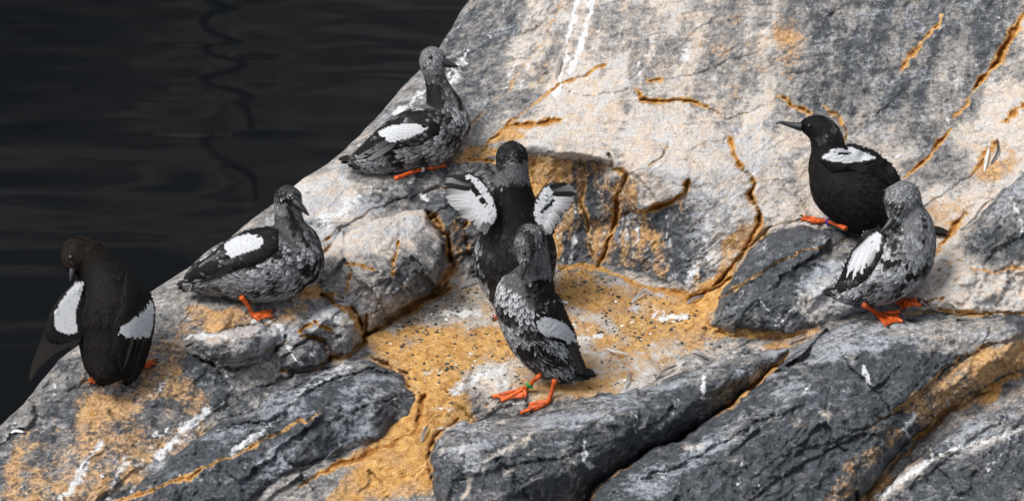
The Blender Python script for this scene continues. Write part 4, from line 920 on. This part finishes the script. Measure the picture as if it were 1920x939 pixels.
def leg(root, base, hip, hip_d, ankle, H, r=.0036, band=None):
    a = spx(hip, hip_d); P = crom([a, a * .5 + H * .5 + np.array([.001, .002, 0]), H], 6)
    v, q = tube(P, np.interp(np.linspace(0, 1, len(P)), [0, .2, .8, 1], [r * 1.25, r, r * .95, r * 1.2]), 10)
    o = mesh_obj('leg', v, q, M_FOOT, root, base)
    if band:
        t, mat = band; i = t * (len(P) - 1); i0 = int(i); c = P[i0] * (1 - i + i0) + P[i0 + 1] * (i - i0); dr = P[i0 + 1] - P[i0]; dr /= np.linalg.norm(dr)
        v, q = tube([c - dr * .0032, c - dr * .003, c + dr * .003, c + dr * .0032], [r * 1.1, r * 1.45, r * 1.45, r * 1.1], 14)
        a = np.cross(dr, FWD); a /= np.linalg.norm(a)
        v2, q2 = tube([c + a * r * 1.2 - FWD * .002, c + a * r * 2.2 - FWD * .003], [.0018, .0015], 8)      # the clasp of the ring
        mesh_obj('leg_band', np.concatenate([v, v2]), q + [[i + len(v) for i in x] for x in q2], mat, o, base)
    return o

def bird(label, contact, off, chains, default, zones, wings=(), bill=None, eyes=(), legs=(), tail=(), dens=1.0, head=None, fl=.0080, fluff=(), headlen=.0042):
    d0 = float(bil(DC, *contact)) + off
    base = spx(contact, float(bil(DC, *contact)))
    root = bpy.data.objects.new('guillemot', None); root.empty_display_size = .05; root.location = base; COL.objects.link(root)
    tag(root, label, 'bird', 'guillemots on the rocky ledge')
    L = [loft(c, d0) for c in chains]
    V, f = fuse([(l[0], l[1]) for l in L], .0026, 6)
    AX = np.concatenate([l[2] for l in L]); TG = np.concatenate([l[3] for l in L]); RR = np.concatenate([l[4] for l in L])
    def flow(P):
        out = np.empty_like(P)
        for s in range(0, len(P), 4000):
            q = np.linalg.norm(P[s:s + 4000, None] - AX[None], axis=2) / (RR[None] + .004); k = np.exp(-4 * (q - q.min(1)[:, None])); out[s:s + 4000] = (k[:, :, None] * TG[None]).sum(1) / k.sum(1)[:, None]
        return out
    def zone_of(P):
        x, y, _ = to_px(P); z = np.full(len(P), -1)
        for i, (poly, nm) in enumerate(zones):
            m = (z < 0) & (inside(poly, x + 2.5 * RG.normal(size=len(x)), y + 2.5 * RG.normal(size=len(x))) > 0); z[m] = i
        return z, x, y
    def colours(z, P, dflt, zl):
        n = len(P); c0 = np.empty((n, 3)); c1 = np.empty((n, 3)); cl = fbm(P[:, 0] / .018 + P[:, 1] / .03, P[:, 2] / .018, 17, 3) * 2.3
        for i in range(-1, len(zl)):
            m = z == i
            if m.any(): c0[m], c1[m] = palette(dflt if i < 0 else zl[i][1], int(m.sum()), cl[m])
        return c0, c1
    z, _, _ = zone_of(V); b0, b1 = colours(z, V, default, zones)
    def fit(P, z, D, Lf, zl):
        # a feather does not reach over into another colour field
        x, y, _ = to_px(P + D * Lf[:, None] * .8); zt = np.full(len(P), -1)
        for i, (poly, nm) in enumerate(zl):
            m = (zt < 0) & (inside(poly, x, y) > 1.0); zt[m] = i
        white = np.array([i >= 0 and zl[i][1] in ('white', 'greywhite') for i in range(-1, len(zl))])
        return np.where(white[zt + 1] != white[z + 1], .45, 1.0)
    bo = mesh_obj('body', V, f, M_FEATH, root, base, True, None, b0 * .8 + b1 * .1)
    # contour feathers, spaced like scales, smaller towards the head
    tr = tris(f); _, _, area = tri_sample(V, tr, 1)
    n = int(area / .0025 ** 2); P, N, _ = tri_sample(V, tr, n); m = (N @ FWD) < .4; P, N = P[m], N[m]
    x, y, _ = to_px(P); hd = sstep(-34, 10, inside(head, x, y)) if head is not None else np.zeros(len(P))
    sp = fl * (1 - hd) + headlen * hd
    k = spread(P, N, sp * .56); P, N, sp, hd = P[k], N[k], sp[k], hd[k]; n = len(P)
    z, x, y = zone_of(P); c0, c1 = colours(z, P, default, zones); D = flow(P)
    Lf = sp * 1.75 * (.85 + .35 * RG.random(n)); Wf = sp * 1.0 * (.85 + .3 * RG.random(n)); jit = np.full(n, .16); lf = np.full(n, .045)
    for poly in fluff:
        m = inside(poly, x, y) > 0; Wf[m] *= .42; Lf[m] *= 1.15; jit[m] = .38; lf[m] = .16
    Lf = Lf * np.where(fit(P, z, D, Lf, zones) < 1, .6, 1)
    feather_coat('plumage', bo, base, P, N, D, Lf, Wf, c0, c1, lift=lf, jit=jit)
    for poly in fluff:                          # loose down between them
        n2 = int(area / .0042 ** 2); P, N, _ = tri_sample(V, tr, n2); x, y, _ = to_px(P); m = ((N @ FWD) < .3) & (inside(poly, x, y) > 0); P, N = P[m], N[m]
        if len(P): z, x, y = zone_of(P); c0, c1 = colours(z, P, default, zones); feather_coat('down', bo, base, P, N, flow(P), fl * 1.6 * (.7 + .6 * RG.random(len(P))), np.full(len(P), fl * .22), c0, c1, lift=.22, jit=.45)
    bvh = BVHTree.FromPolygons([Vector(v) for v in V], f)
    cw = Vector(CAM)
    def hit(px, py):
        r = world(px, py, np.array(1.0)) - CAM; h = bvh.ray_cast(cw, Vector(r).normalized())
        return np.nan if h[0] is None else float((np.array(h[0]) - CAM) @ FWD)
    for wg in wings:
        ol = wg['outline']
        if 'depth' in wg:
            g = wg['depth']; dfun = lambda a, b: d0 + g(a, b)
        else:
            def dfun(a, b):
                D = np.array([[hit(p, q) for p, q in zip(r1, r2)] for r1, r2 in zip(a, b)])
                return blur(fill_nan(D), 2.0)
        Vw, Fw, Ff = plate(ol, dfun, wg.get('bulge', .006), wg.get('soft', 14), wg.get('back', .004))
        wz = wg['zones']
        def wzone(P, j=0.0):
            x, y, _ = to_px(P); z = np.full(len(P), -1)
            for i, (poly, nm) in enumerate(wz):
                m = (z < 0) & (inside(poly, x + j * RG.normal(size=len(P)), y + j * RG.normal(size=len(P))) > 0); z[m] = i
            return z
        zv = wzone(Vw); a0, a1 = colours(zv, Vw, wg['pal'], wz)
        wo = mesh_obj('wing', Vw, Fw, M_FEATH, root, base, True, None, np.where((a0.mean(1) > .3)[:, None], a0 * 1.2, a0 * .5 + .004))
        tr2 = np.concatenate([Ff[:, [0, 1, 2]], Ff[:, [0, 2, 3]]]); P, N, ar = tri_sample(Vw, tr2, 4)
        n = int(ar / .0022 ** 2); P, N, _ = tri_sample(Vw, tr2, n); kk = spread(P, N, np.full(n, wg.get('sp', .0052))); P, N = P[kk], N[kk]; n = len(P)
        z = wzone(P, .6); c0, c1 = colours(z, P, wg['pal'], wz); fx, fy = wg['flow']
        D = fx * RT - fy * UP; D = np.repeat((D / np.linalg.norm(D))[None], n, 0); Lf = wg.get('fl', .0125) * (.75 + .4 * RG.random(n))
        wh = np.array([i >= 0 and wz[i][1] in ('white', 'greywhite') for i in z])
        Lf = np.where(wh, .9, 1.0) * Lf; Lf = Lf * fit(P, z, D, Lf, wz)
        x, y, _ = to_px(P + D * Lf[:, None]); k = inside(ol, x, y); Lf = Lf * np.where(k < -1, .42, 1.0)
        if (~wh).any(): feather_coat('wing_coverts', wo, base, P[~wh], N[~wh], D[~wh], Lf[~wh], Lf[~wh] * .5, c0[~wh], c1[~wh], lift=.06)
        if wh.any(): feather_coat('wing_patch', wo, base, P[wh] + N[wh] * .0002, N[wh], D[wh], Lf[wh], Lf[wh] * .5, c0[wh], c1[wh], lift=.05)
        qs = list(wg.get('quills', ()))
        if wg.get('fan'):                       # the fan of a raised wing: fill in between so that the vanes overlap
            qs = sorted(qs + [(tuple((p + q) / 2 for p, q in zip(k1[0], k2[0])), tuple((p + q) / 2 + RG.normal() * 1.2 for p, q in zip(k1[1], k2[1])), k1[2], RG.choice([k1[3], k2[3]]), (k1[4] + k2[4]) / 2 + .0007) for k1, k2 in zip(qs[:-1], qs[1:])], key=lambda k: k[4])
        for a, b, wd, cc, dz in qs:
            da = (d0 + wg['depth'](np.array(a[0]), np.array(a[1])) if 'depth' in wg else np.nan_to_num(hit(*a), nan=d0)) - .002 + dz
            db = (d0 + wg['depth'](np.array(b[0]), np.array(b[1])) if 'depth' in wg else (hit(*b) if not np.isnan(hit(*b)) else da + .006)) - .002 + dz
            if 'depth' not in wg: da -= wg.get('bulge', .006); db -= wg.get('bulge', .006) * .5
            A, B = spx(a, da), spx(b, db); mid = (A + B) / 2 - FWD * .002
            c = {'black': ((.012, .011, .011), (.022, .019, .017)), 'white': ((.72, .73, .75), (.80, .81, .83)), 'grey': ((.05, .05, .05), (.22, .22, .23)), 'pale': ((.42, .42, .43), (.55, .56, .57)), 'mix': ((.64, .65, .67), (.34, .33, .34)), 'tip': ((.60, .61, .63), (.06, .056, .055)), 'brown': ((.010, .009, .0085), (.022, .019, .017))}[cc]
            blade('flight_feather', wo, base, [A, mid, B], wd * 5 / F * .8, -FWD, *c, thick=.00012)
    if bill:
        v, q, *_ = loft(bill, d0, 12, 5); mesh_obj('bill', v, q, M_BILL, root, base)
    for ex, ey in eyes:
        de = hit(ex, ey)
        if np.isnan(de): de = d0 - .02
        c = spx((ex, ey), de - .0002); u, vv = np.meshgrid(np.linspace(0, 2 * np.pi, 16, endpoint=False), np.linspace(.05, np.pi - .05, 9))
        S = np.stack([np.cos(u) * np.sin(vv), np.sin(u) * np.sin(vv), np.cos(vv)], -1).reshape(-1, 3) * .0037 + c
        ids = np.arange(144).reshape(9, 16); q = [[ids[i, j], ids[i, (j + 1) % 16], ids[i + 1, (j + 1) % 16], ids[i + 1, j]] for i in range(8) for j in range(16)]
        mesh_obj('eye', S, q + [list(ids[0]), list(ids[-1][::-1])], M_EYE, bo, base)
    for lg in legs:
        H = foot(root, base, lg['ankle'], lg['toes'], lg.get('lift', 0.0), lg.get('size', 1.0))
        leg(root, base, lg['hip'], d0 + lg.get('dz', 0), lg['ankle'], H, lg.get('r', .0036), lg.get('band'))
    if tail:
        to = None
        for i, (a, b, wd) in enumerate(tail):
            A, B = spx(a, d0 + .004 * (i % 3 - 1)), spx(b, d0 + .004 * (i % 3 - 1)); 
            blade('tail_feather', root, base, [A, (A + B) / 2 + UP * .002, B], wd * 5 / F, -FWD * .8 + UP * .5, (.010, .009, .009), (.020, .018, .017))
    return root

# black bird at the far left, back to us, preening under its half opened wing
bird('black guillemot with brownish head preening its half opened left wing at the rock edge', (190, 714), -.035,
     [[(148,446,0,14),(150,455,0,30),(152,468,0,36),(163,482,0,37),(179,501,0,40),(197,530,0,55),(211,572,0,69),(213,615,0,70),(205,660,-.01,57),(197,694,-.02,40),(192,713,-.02,18)],
      [(150,455,0,24),(145,470,-.006,32),(139,488,-.016,25),(135,503,-.022,14)],
      [(262,540,0,14),(266,585,-.004,24),(258,640,-.004,26),(246,690,-.01,20),(238,714,-.012,9)]], 'brown',
     [([(100,425),(195,425),(200,480),(165,500),(100,510)], 'brownhead')],
     wings=[dict(outline=[(236,512),(262,528),(282,550),(291,577),(289,610),(276,650),(256,690),(240,717),(228,712),(222,680),(214,645),(212,615),(228,570)], pal='brown', flow=(-.3, 1),
                 zones=[([(281,562),(289,572),(288,601),(282,631),(264,636),(239,633),(217,618),(239,606),(260,589)], 'white')],
                 quills=[((268,630),(240,714),9,'black',0),((258,632),(232,710),8,'black',.001),((248,630),(226,695),8,'black',.002)]),
            dict(outline=[(157,527),(170,560),(168,600),(160,632),(140,646),(112,648),(92,640),(84,622),(92,595),(102,572),(122,547),(140,528)], pal='brown', flow=(-.55, 1), bulge=.007, back=.006,
                 depth=lambda x, y: -.030 - (160 - x) * .00012, zones=[([(143,529),(158,529),(147,567),(141,584),(145,623),(128,627),(104,618),(101,593),(113,567),(128,546)], 'white')],
                 quills=[((100,592),(56,712),10,'brown',.004),((104,604),(60,702),10,'brown',.003),((110,614),(66,693),10,'brown',.002),((118,620),(74,684),10,'brown',.001),((126,624),(84,672),10,'brown',0),((134,626),(96,662),10,'brown',-.001),((142,628),(110,655),9,'brown',-.002),((150,628),(128,650),9,'brown',-.003)])],
     bill=[(138,492,-.018,9),(136,505,-.024,7),(134,518,-.027,4.5),(132,529,-.028,1.5)], eyes=[(133,482)], head=[(100,425),(195,425),(205,480),(165,505),(100,515)],
     legs=[dict(hip=(246,668), ankle=(258,688), toes=[(291,674),(293,679),(284,686)], dz=-.02, size=.95), dict(hip=(180,690), ankle=(176,708), toes=[(166,712),(170,719),(178,719)], dz=-.03, size=.8)],
     tail=[((190,685),(178,714),8),((192,685),(188,718),8),((196,685),(198,718),8),((202,685),(208,714),8)])

# mottled bird sitting on the left slope
bird('mottled grey and white guillemot resting on the left slope with one orange foot forward', (470, 562), -.012,
     [[(540,350,0,12),(540,358,0,22),(540,370,0,26),(540,388,0,27),(541,407,0,27),(545,430,0,33),(553,456,0,47),(552,490,0,56),(540,510,0,40)],
      [(588,482,0,20),(570,482,0,48),(535,490,0,67),(490,497,0,70),(450,503,0,62),(410,511,0,48),(375,523,0,31),(352,535,0,14)]], 'mottle',
     [([(520,340),(560,340),(568,372),(540,362),(512,366)], 'greydark'), ([(518,366),(560,370),(566,388),(545,386),(520,376)], 'black'), ([(505,340),(575,340),(575,410),(505,400)], 'grey'),
      ([(505,395),(575,405),(600,450),(560,470),(505,430)], 'neck'), ([(440,420),(520,422),(500,440),(420,455)], 'dark'), ([(400,525),(560,510),(560,580),(380,580)], 'lightbelly')],
     wings=[dict(outline=[(522,432),(500,424),(460,432),(425,450),(390,478),(356,510),(345,532),(370,530),(408,516),(450,505),(492,492),(522,466)], pal='dark', flow=(-1, -.45), bulge=.0045, soft=20,
                 zones=[([(420,458),(441,444),(465,438),(490,442),(494,454),(486,465),(455,475),(435,484),(424,476)], 'white')],
                 quills=[((430,480),(352,520),7,'black',0),((440,486),(362,528),7,'grey',0),((455,490),(380,528),7,'black',0),((425,470),(372,500),6,'grey',0)])],
     fluff=[[(355,525),(430,520),(520,515),(560,530),(540,575),(370,575)]],
     bill=[(553,379,-.018,9),(562,386,-.022,7),(571,395,-.024,4.6),(579,404,-.024,1.4)], eyes=[(533,374)], head=[(505,340),(575,340),(578,412),(505,412)],
     legs=[dict(hip=(452,556), ankle=(474,590), toes=[(512,582),(513,593),(488,600)], dz=-.035)],
     tail=[((362,528),(331,534),7),((362,532),(334,541),7),((364,536),(342,546),7)])

# mottled bird sitting high on the slope
bird('mottled guillemot with outstretched neck sitting highest on the slope against the dark water', (780, 316), -.012,
     [[(810,90,0,11),(810,97,0,20),(811,109,0,25),(812,122,0,25),(815,142,0,20.5),(822,166,0,24),(831,197,0,35),(836,230,0,46),(830,255,0,40)],
      [(870,246,0,14),(853,248,0,38),(822,251,0,57),(786,258,0,57),(750,272,0,52),(715,288,0,41),(685,298,0,28),(660,303,0,13)]], 'mottle',
     [([(785,80),(840,80),(842,140),(785,138)], 'greylight'), ([(790,138),(842,140),(860,190),(830,210),(795,190)], 'neck'), ([(700,240),(760,208),(825,205),(800,240)], 'dark')],
     wings=[dict(outline=[(832,214),(800,204),(760,212),(718,237),(694,256),(668,285),(672,300),(702,292),(742,280),(790,270),(822,250)], pal='dark', flow=(-1, -.45), bulge=.0045, soft=20,
                 zones=[([(709,248),(728,237),(766,231),(806,237),(792,248),(760,262),(734,268),(715,260)], 'white')],
                 quills=[((722,258),(664,288),7,'black',0),((728,266),(668,298),7,'grey',0),((740,270),(690,300),7,'grey',0)])],
     fluff=[[(660,290),(740,285),(800,285),(800,340),(680,345)]],
     bill=[(829,115,-.008,9),(838,119,-.009,7.5),(848,122.5,-.009,5),(859,125,-.009,1.5)], eyes=[(807,107)], head=[(782,80),(842,80),(842,145),(790,145)],
     legs=[dict(hip=(742,335), ankle=(796,315), toes=[(836,306),(838,311),(822,315)], dz=-.05, size=.9, lift=.011, r=.0036, band=(.9, M_WHITEBAND))],
     tail=[((668,296),(634,299),7),((668,300),(640,305),7),((670,304),(652,310),7)])

# bird flapping, back to us
bird('dark barred guillemot seen from behind with both short white wings raised', (962, 580), -.02,
     [[(960,268,-.07,14),(960,276,-.07,24),(960,290,-.07,30),(960,312,-.065,31),(961,345,-.055,34),(963,375,-.045,42),(965,420,-.03,62),(966,470,-.015,77),(966,520,0,72),(965,558,.01,52),(965,585,.01,28)]], 'barred',
     [([(925,255),(995,255),(995,300),(925,300)], 'greydark'), ([(915,295),(1005,295),(1003,345),(918,350)], 'grey'),
      ([(880,430),(902,430),(903,480),(918,570),(880,570)], 'mottle'), ([(1038,430),(1060,430),(1060,560),(1036,560)], 'mottle')],
     wings=[dict(outline=[(926,424),(935,402),(926,370),(911,345),(896,331),(880,323),(860,329),(843,337),(840,352),(843,374),(856,388),(872,396),(892,412),(910,428)], pal='dark', flow=(-1, .55), bulge=.007, back=.005, fl=.013, fan=True,
                 depth=lambda x, y: -.085 + (925 - x) * .0002,
                 zones=[([(870,338),(880,334),(915,382),(908,390)], 'black'), ([(848,378),(846,362),(866,346),(860,336),(880,327),(895,334),(912,352),(925,375),(932,402),(924,420),(910,424),(890,408),(866,390)], 'white')],
             quills=[((884,340),(846,328),7,'black',-.006),((884,346),(837,335),7,'grey',-.0055),((882,354),(833,345),7,'black',-.0055),((880,362),(833,357),8,'tip',-.005),((880,370),(836,370),8,'mix',-.005),((884,380),(844,384),8,'mix',-.0045),((890,390),(858,398),8,'tip',-.0045),((900,400),(876,413),7,'mix',-.004),((910,408),(895,430),7,'mix',-.004),((918,414),(907,440),6,'grey',-.004)]),
            dict(outline=[(1000,404),(1003,376),(1018,350),(1038,341),(1060,349),(1072,362),(1068,384),(1056,402),(1045,415),(1036,440),(1022,440),(1005,422)], pal='dark', flow=(1, .55), bulge=.007, back=.005, fl=.013, fan=True,
                 depth=lambda x, y: -.085 + (x - 1000) * .0002,
                 zones=[([(1016,402),(1013,396),(1043,366),(1050,372)], 'black'), ([(1001,402),(1005,378),(1020,353),(1038,345),(1056,352),(1062,366),(1066,384),(1054,398),(1042,414),(1034,436),(1022,436),(1006,418)], 'white')],
                 quills=[((1030,350),(1064,345),6,'black',-.006),((1034,356),(1076,353),7,'grey',-.0055),((1036,364),(1080,364),7,'black',-.0055),((1038,372),(1076,376),7,'mix',-.005),((1036,382),(1068,390),8,'mix',-.005),((1032,392),(1056,404),7,'tip',-.0045),((1026,402),(1044,419),7,'mix',-.0045),((1020,412),(1034,438),7,'mix',-.004),((1012,420),(1020,444),6,'grey',-.004)])],
     head=[(920,255),(1000,255),(1002,345),(918,345)], fl=.009,
     legs=[dict(hip=(950,570), ankle=(946,588), toes=[(925,596),(936,602),(950,602)], dz=0, size=.8)],
     tail=[((955,560),(950,596),8),((965,560),(964,600),8),((975,560),(978,596),8)])

# bird preening in the middle
bird('upright guillemot with a green leg band preening its breast on the sandy ledge', (1000, 742), .0,
     [[(996,424,-.065,12),(995,432,-.068,24),(995,448,-.07,30),(1000,470,-.062,28),(1005,498,-.050,28),(998,528,-.032,44),(988,558,-.02,60),(1000,600,-.01,63),(1020,638,0,60),(1040,670,.004,48),(1062,692,.008,30),(1082,702,.01,12)],
      [(994,440,-.07,22),(992,457,-.078,29),(988,474,-.084,23),(984,492,-.090,14)]], 'scaled',
     [([(955,405),(1005,405),(1002,450),(992,480),(985,505),(955,490)], 'headspeck'), ([(990,405),(1035,405),(1035,520),(1000,525),(985,490)], 'grey'), ([(1000,520),(1040,520),(1060,600),(1030,600),(1005,560)], 'black'),
      ([(960,640),(1000,640),(1020,720),(980,720)], 'dark'), ([(1000,620),(1070,650),(1090,720),(1000,720)], 'mottle')],
     wings=[dict(outline=[(1026,532),(1042,552),(1060,582),(1078,622),(1090,672),(1098,702),(1084,694),(1072,664),(1058,644),(1034,638),(1012,624),(1002,602),(1004,565),(1010,545)], pal='blackspot', flow=(.5, -1), bulge=.0045, soft=20,
                 zones=[([(1007,598),(1030,594),(1060,606),(1078,628),(1081,648),(1071,656),(1060,638),(1039,631),(1022,632),(1008,617)], 'greywhite')],
                 quills=[((1072,640),(1098,700),8,'black',0),((1066,645),(1092,702),8,'black',.001)])],
     fluff=[[(985,620),(1050,640),(1095,700),(1060,740),(1000,720)]],
     bill=[(986,488,-.090,9),(984,500,-.094,7),(981,512,-.095,4.5),(978,524,-.094,1.5)], eyes=[(983,474)], head=[(955,410),(1035,410),(1035,500),(955,500)],
     legs=[dict(hip=(1012,704), ankle=(984,728), toes=[(922,744),(938,752),(985,746)], dz=-.03, band=(.72, M_GREEN)), dict(hip=(1040,712), ankle=(1029,752), toes=[(992,757),(974,775),(1000,769)], dz=-.03)],
     tail=[((1075,696),(1116,700),8),((1075,700),(1118,705),8),((1072,704),(1106,710),8),((1068,706),(1096,713),7)])

# black bird behind on the right
bird('black guillemot with white wing patch and purple leg band looking left beneath the wall', (1590, 432), -.03,
     [[(1502,235,0,9),(1514,236,0,18),(1532,241,0,27),(1547,255,0,31),(1553,278,0,33),(1558,308,0,44),(1576,344,0,60),(1605,364,0,67),(1633,386,0,62),(1668,407,0,45),(1708,424,0,28),(1738,433,0,12)]], 'black',
     [([(1500,210),(1535,208),(1550,225),(1540,262),(1515,250)], 'black'), ([(1530,208),(1580,225),(1580,265),(1535,275),(1525,250)], 'greydark')],
     wings=[dict(outline=[(1536,302),(1542,284),(1562,275),(1600,270),(1642,284),(1672,308),(1692,340),(1722,394),(1706,390),(1674,352),(1640,328),(1600,318),(1560,322)], pal='black', flow=(1, -.45), bulge=.006,
                 zones=[([(1564,287),(1598,285),(1598,289),(1566,292)], 'black'), ([(1539,296),(1557,281),(1597,276),(1645,296),(1631,300),(1597,305),(1564,304)], 'white')],
                 quills=[((1650,310),(1720,396),9,'black',0),((1640,316),(1706,390),9,'black',.001),((1625,314),(1690,370),8,'brown',.001)])],
     bill=[(1503,238,-.004,9),(1490,236,-.004,6.5),(1474,232,-.004,4.2),(1462,229.5,-.004,3),(1455,233,-.004,1.2)], eyes=[(1518,236)], head=[(1495,205),(1582,205),(1582,275),(1510,275)],
     legs=[dict(hip=(1585,428), ankle=(1548,414), toes=[(1504,405),(1500,411),(1520,417)], dz=-.035, size=.9, band=(.85, M_PURPLE))],
     tail=[((1725,428),(1779,436),8),((1725,432),(1776,441),8)])

# pale grey bird in front on the right
bird('pale grey mottled guillemot with big orange feet preening on the large dark boulder', (1655, 588), -.035,
     [[(1694,342,0,14),(1694,352,0,28),(1693,368,0,34),(1700,395,0,33),(1708,422,0,42),(1704,452,0,53),(1690,480,0,62),(1666,506,0,60),(1641,526,0,50),(1616,540,0,37),(1592,548,0,24),(1568,552,0,11)],
      [(1693,358,0,25),(1688,378,-.012,32),(1682,396,-.022,23),(1676,410,-.03,12)]], 'light',
     [([(1650,325),(1735,325),(1735,400),(1650,400)], 'greylight'), ([(1700,400),(1765,400),(1760,470),(1720,500),(1690,450)], 'greylight'), ([(1640,540),(1720,520),(1700,580),(1600,600)], 'lightbelly')],
     wings=[dict(outline=[(1650,424),(1662,440),(1656,472),(1642,500),(1622,525),(1600,541),(1572,549),(1566,538),(1580,505),(1597,470),(1620,436)], pal='dark', flow=(-.6, -1), bulge=.0045, soft=20,
                 zones=[([(1645,434),(1654,441),(1648,470),(1632,478),(1626,490),(1588,512),(1590,498),(1600,473),(1626,446)], 'white')],
                 quills=[((1612,472),(1588,524),9,'white',-.001),((1622,474),(1600,524),9,'white',-.001),((1632,472),(1614,516),8,'white',-.001),((1642,468),(1628,500),7,'pale',0),((1585,515),(1562,548),7,'black',0)])],
     fluff=[[(1570,545),(1640,530),(1700,520),(1690,570),(1600,600)]],
     bill=[(1677,406,-.028,9),(1669,418,-.034,7),(1660,428,-.036,4.6),(1650,438,-.036,1.5)], eyes=[(1680,390)], head=[(1645,325),(1740,325),(1740,402),(1645,410)], headlen=.005,
     legs=[dict(hip=(1620,572), ankle=(1644,589), toes=[(1690,584),(1694,603),(1664,611)], dz=-.03, size=1.1), dict(hip=(1664,552), ankle=(1680,562), toes=[(1722,562),(1729,572),(1696,579)], dz=.0, size=1.1)],
     tail=[((1582,545),(1544,547),8),((1580,548),(1546,552),8),((1582,552),(1556,556),7)])

# ------------------------------------------------------------------ shed feathers
def loose(label, a, b, wd, c0, c1, lift=.006, bend=(0, 0)):
    da, db = float(bil(DC, *a)), float(bil(DC, *b)); m = ((a[0] + b[0]) / 2 + bend[0], (a[1] + b[1]) / 2 + bend[1]); dm = float(bil(DC, *m))
    A, B, Mm = spx(a, da - .002), spx(b, db - .003), spx(m, dm - .004) + np.array([0, 0, lift])
    o = blade('feather', None, A, [A, Mm, B + (B - A) * .25 + np.array([0, 0, lift * .6])], wd * .55 * 5 / F, np.array([0, -.6, .8]), c0, c1, thick=.0003)
    tag(o, label, 'feather', 'shed feathers on the rock')
DK = ((.05, .045, .04), (.02, .018, .017)); PL = ((.75, .75, .75), (.62, .62, .64)); GY_ = ((.45, .43, .42), (.18, .17, .17)); BR = ((.30, .26, .24), (.09, .075, .07))
loose('dark feather standing in the rust crack high on the right wall', (1858,308), (1867,272), 5, (.16,.15,.15), (.022,.022,.023), .006, (8, 0))
loose('white downy feather beneath the dark one in the rust crack on the right wall', (1846,322), (1853,288), 5, *PL)
loose('short black curved feather beside the orange toes on the large dark boulder', (1765,580), (1734,566), 4, *DK, bend=(-6, 5))
loose('brownish feather lying at the foot of the pale block right of the orange feet', (1795,584), (1775,574), 5, *BR)
loose('small white feather at the lower left edge of the rock', (20,811), (40,812), 5, *PL, lift=.004)
loose('curled white feather on the sand right of the dark tail of the preening bird', (1138,652), (1172,664), 4, *PL, bend=(-6, 6))
loose('greyish feather on the sand under the rock step', (1185,568), (1208,552), 6, *GY_)
loose('brown feather tuft on the sand beside the long dark boulder', (1230,708), (1262,692), 6, *BR)
loose('grey feather with a pale shaft standing near the edge of the long dark boulder', (1172,730), (1180,706), 5, *GY_)
loose('dark brown feather at the junction of the two dark grey boulders', (1478,646), (1505,634), 6, *BR)
loose('grey brown feather at the foot of the crack below the rock step', (1288,570), (1315,560), 6, *BR)
loose('grey feather lying flat in the sand behind the dark slab gully', (1295,660), (1322,672), 6, *GY_)
loose('pale grey feather in the dark gully behind the wing flapping bird', (860,542), (892,528), 6, (.5,.5,.5), (.3,.3,.3))
loose('grey feather stuck on the pale wall under the white streaks', (1043,148), (1050,116), 8, (.45,.43,.41), (.25,.24,.235), .004)
loose('brown feather in the orange gully at the lower middle', (790,828), (800,806), 6, *BR)

# ------------------------------------------------------------------ grit on the ledge
def grit():
    FL = [(700,640),(760,598),(830,552),(900,535),(1000,512),(1100,500),(1200,535),(1300,565),(1330,618),(1440,636),(1330,675),(1200,718),(1040,748),(950,775),(850,790),(800,760),(775,720),(740,690)]
    n = 5200; x = RG.uniform(690, 1460, n); y = RG.uniform(495, 800, n)
    p = bil(GRIT_M, x, y) * (.35 + .65 * (fbm(x / 22, y / 14, 91, 2) > .02))
    m = (inside(FL, x, y) > 2) & (RG.random(n) < p * .9); x, y = x[m], y[m]
    r = .0009 + .0019 * RG.random(len(x)) ** 3
    c = world(x, y, bil(DC, x, y) - r * .3)
    ph = (1 + 5 ** .5) / 2
    ico = np.array([(-1, ph, 0), (1, ph, 0), (-1, -ph, 0), (1, -ph, 0), (0, -1, ph), (0, 1, ph), (0, -1, -ph), (0, 1, -ph), (ph, 0, -1), (ph, 0, 1), (-ph, 0, -1), (-ph, 0, 1)]) / 1.9
    fi = np.array([(0, 11, 5), (0, 5, 1), (0, 1, 7), (0, 7, 10), (0, 10, 11), (1, 5, 9), (5, 11, 4), (11, 10, 2), (10, 7, 6), (7, 1, 8), (3, 9, 4), (3, 4, 2), (3, 2, 6), (3, 6, 8), (3, 8, 9), (4, 9, 5), (2, 4, 11), (6, 2, 10), (8, 6, 7), (9, 8, 1)])
    sc = r[:, None, None] * (1 + .5 * (RG.random((len(x), 12, 1)) - .5)) * np.array([1.2, 1.0, .7]) * (1 + .5 * RG.random((len(x), 1, 3)))
    V = (c[:, None] + ico[None] * sc).reshape(-1, 3); f = (np.arange(len(x))[:, None, None] * 12 + fi[None]).reshape(-1, 3)
    k = RG.random(len(x)); col = np.where((k < .62)[:, None], np.array([.06, .058, .055]), np.where((k < .85)[:, None], np.array([.22, .16, .09]), np.array([.6, .58, .54]))) * (.6 + .8 * RG.random((len(x), 1)))
    o = mesh_obj('gravel', V, f, M_FEATH, smooth=False, col=np.repeat(col, 12, 0)); o['kind'] = 'stuff'
grit()
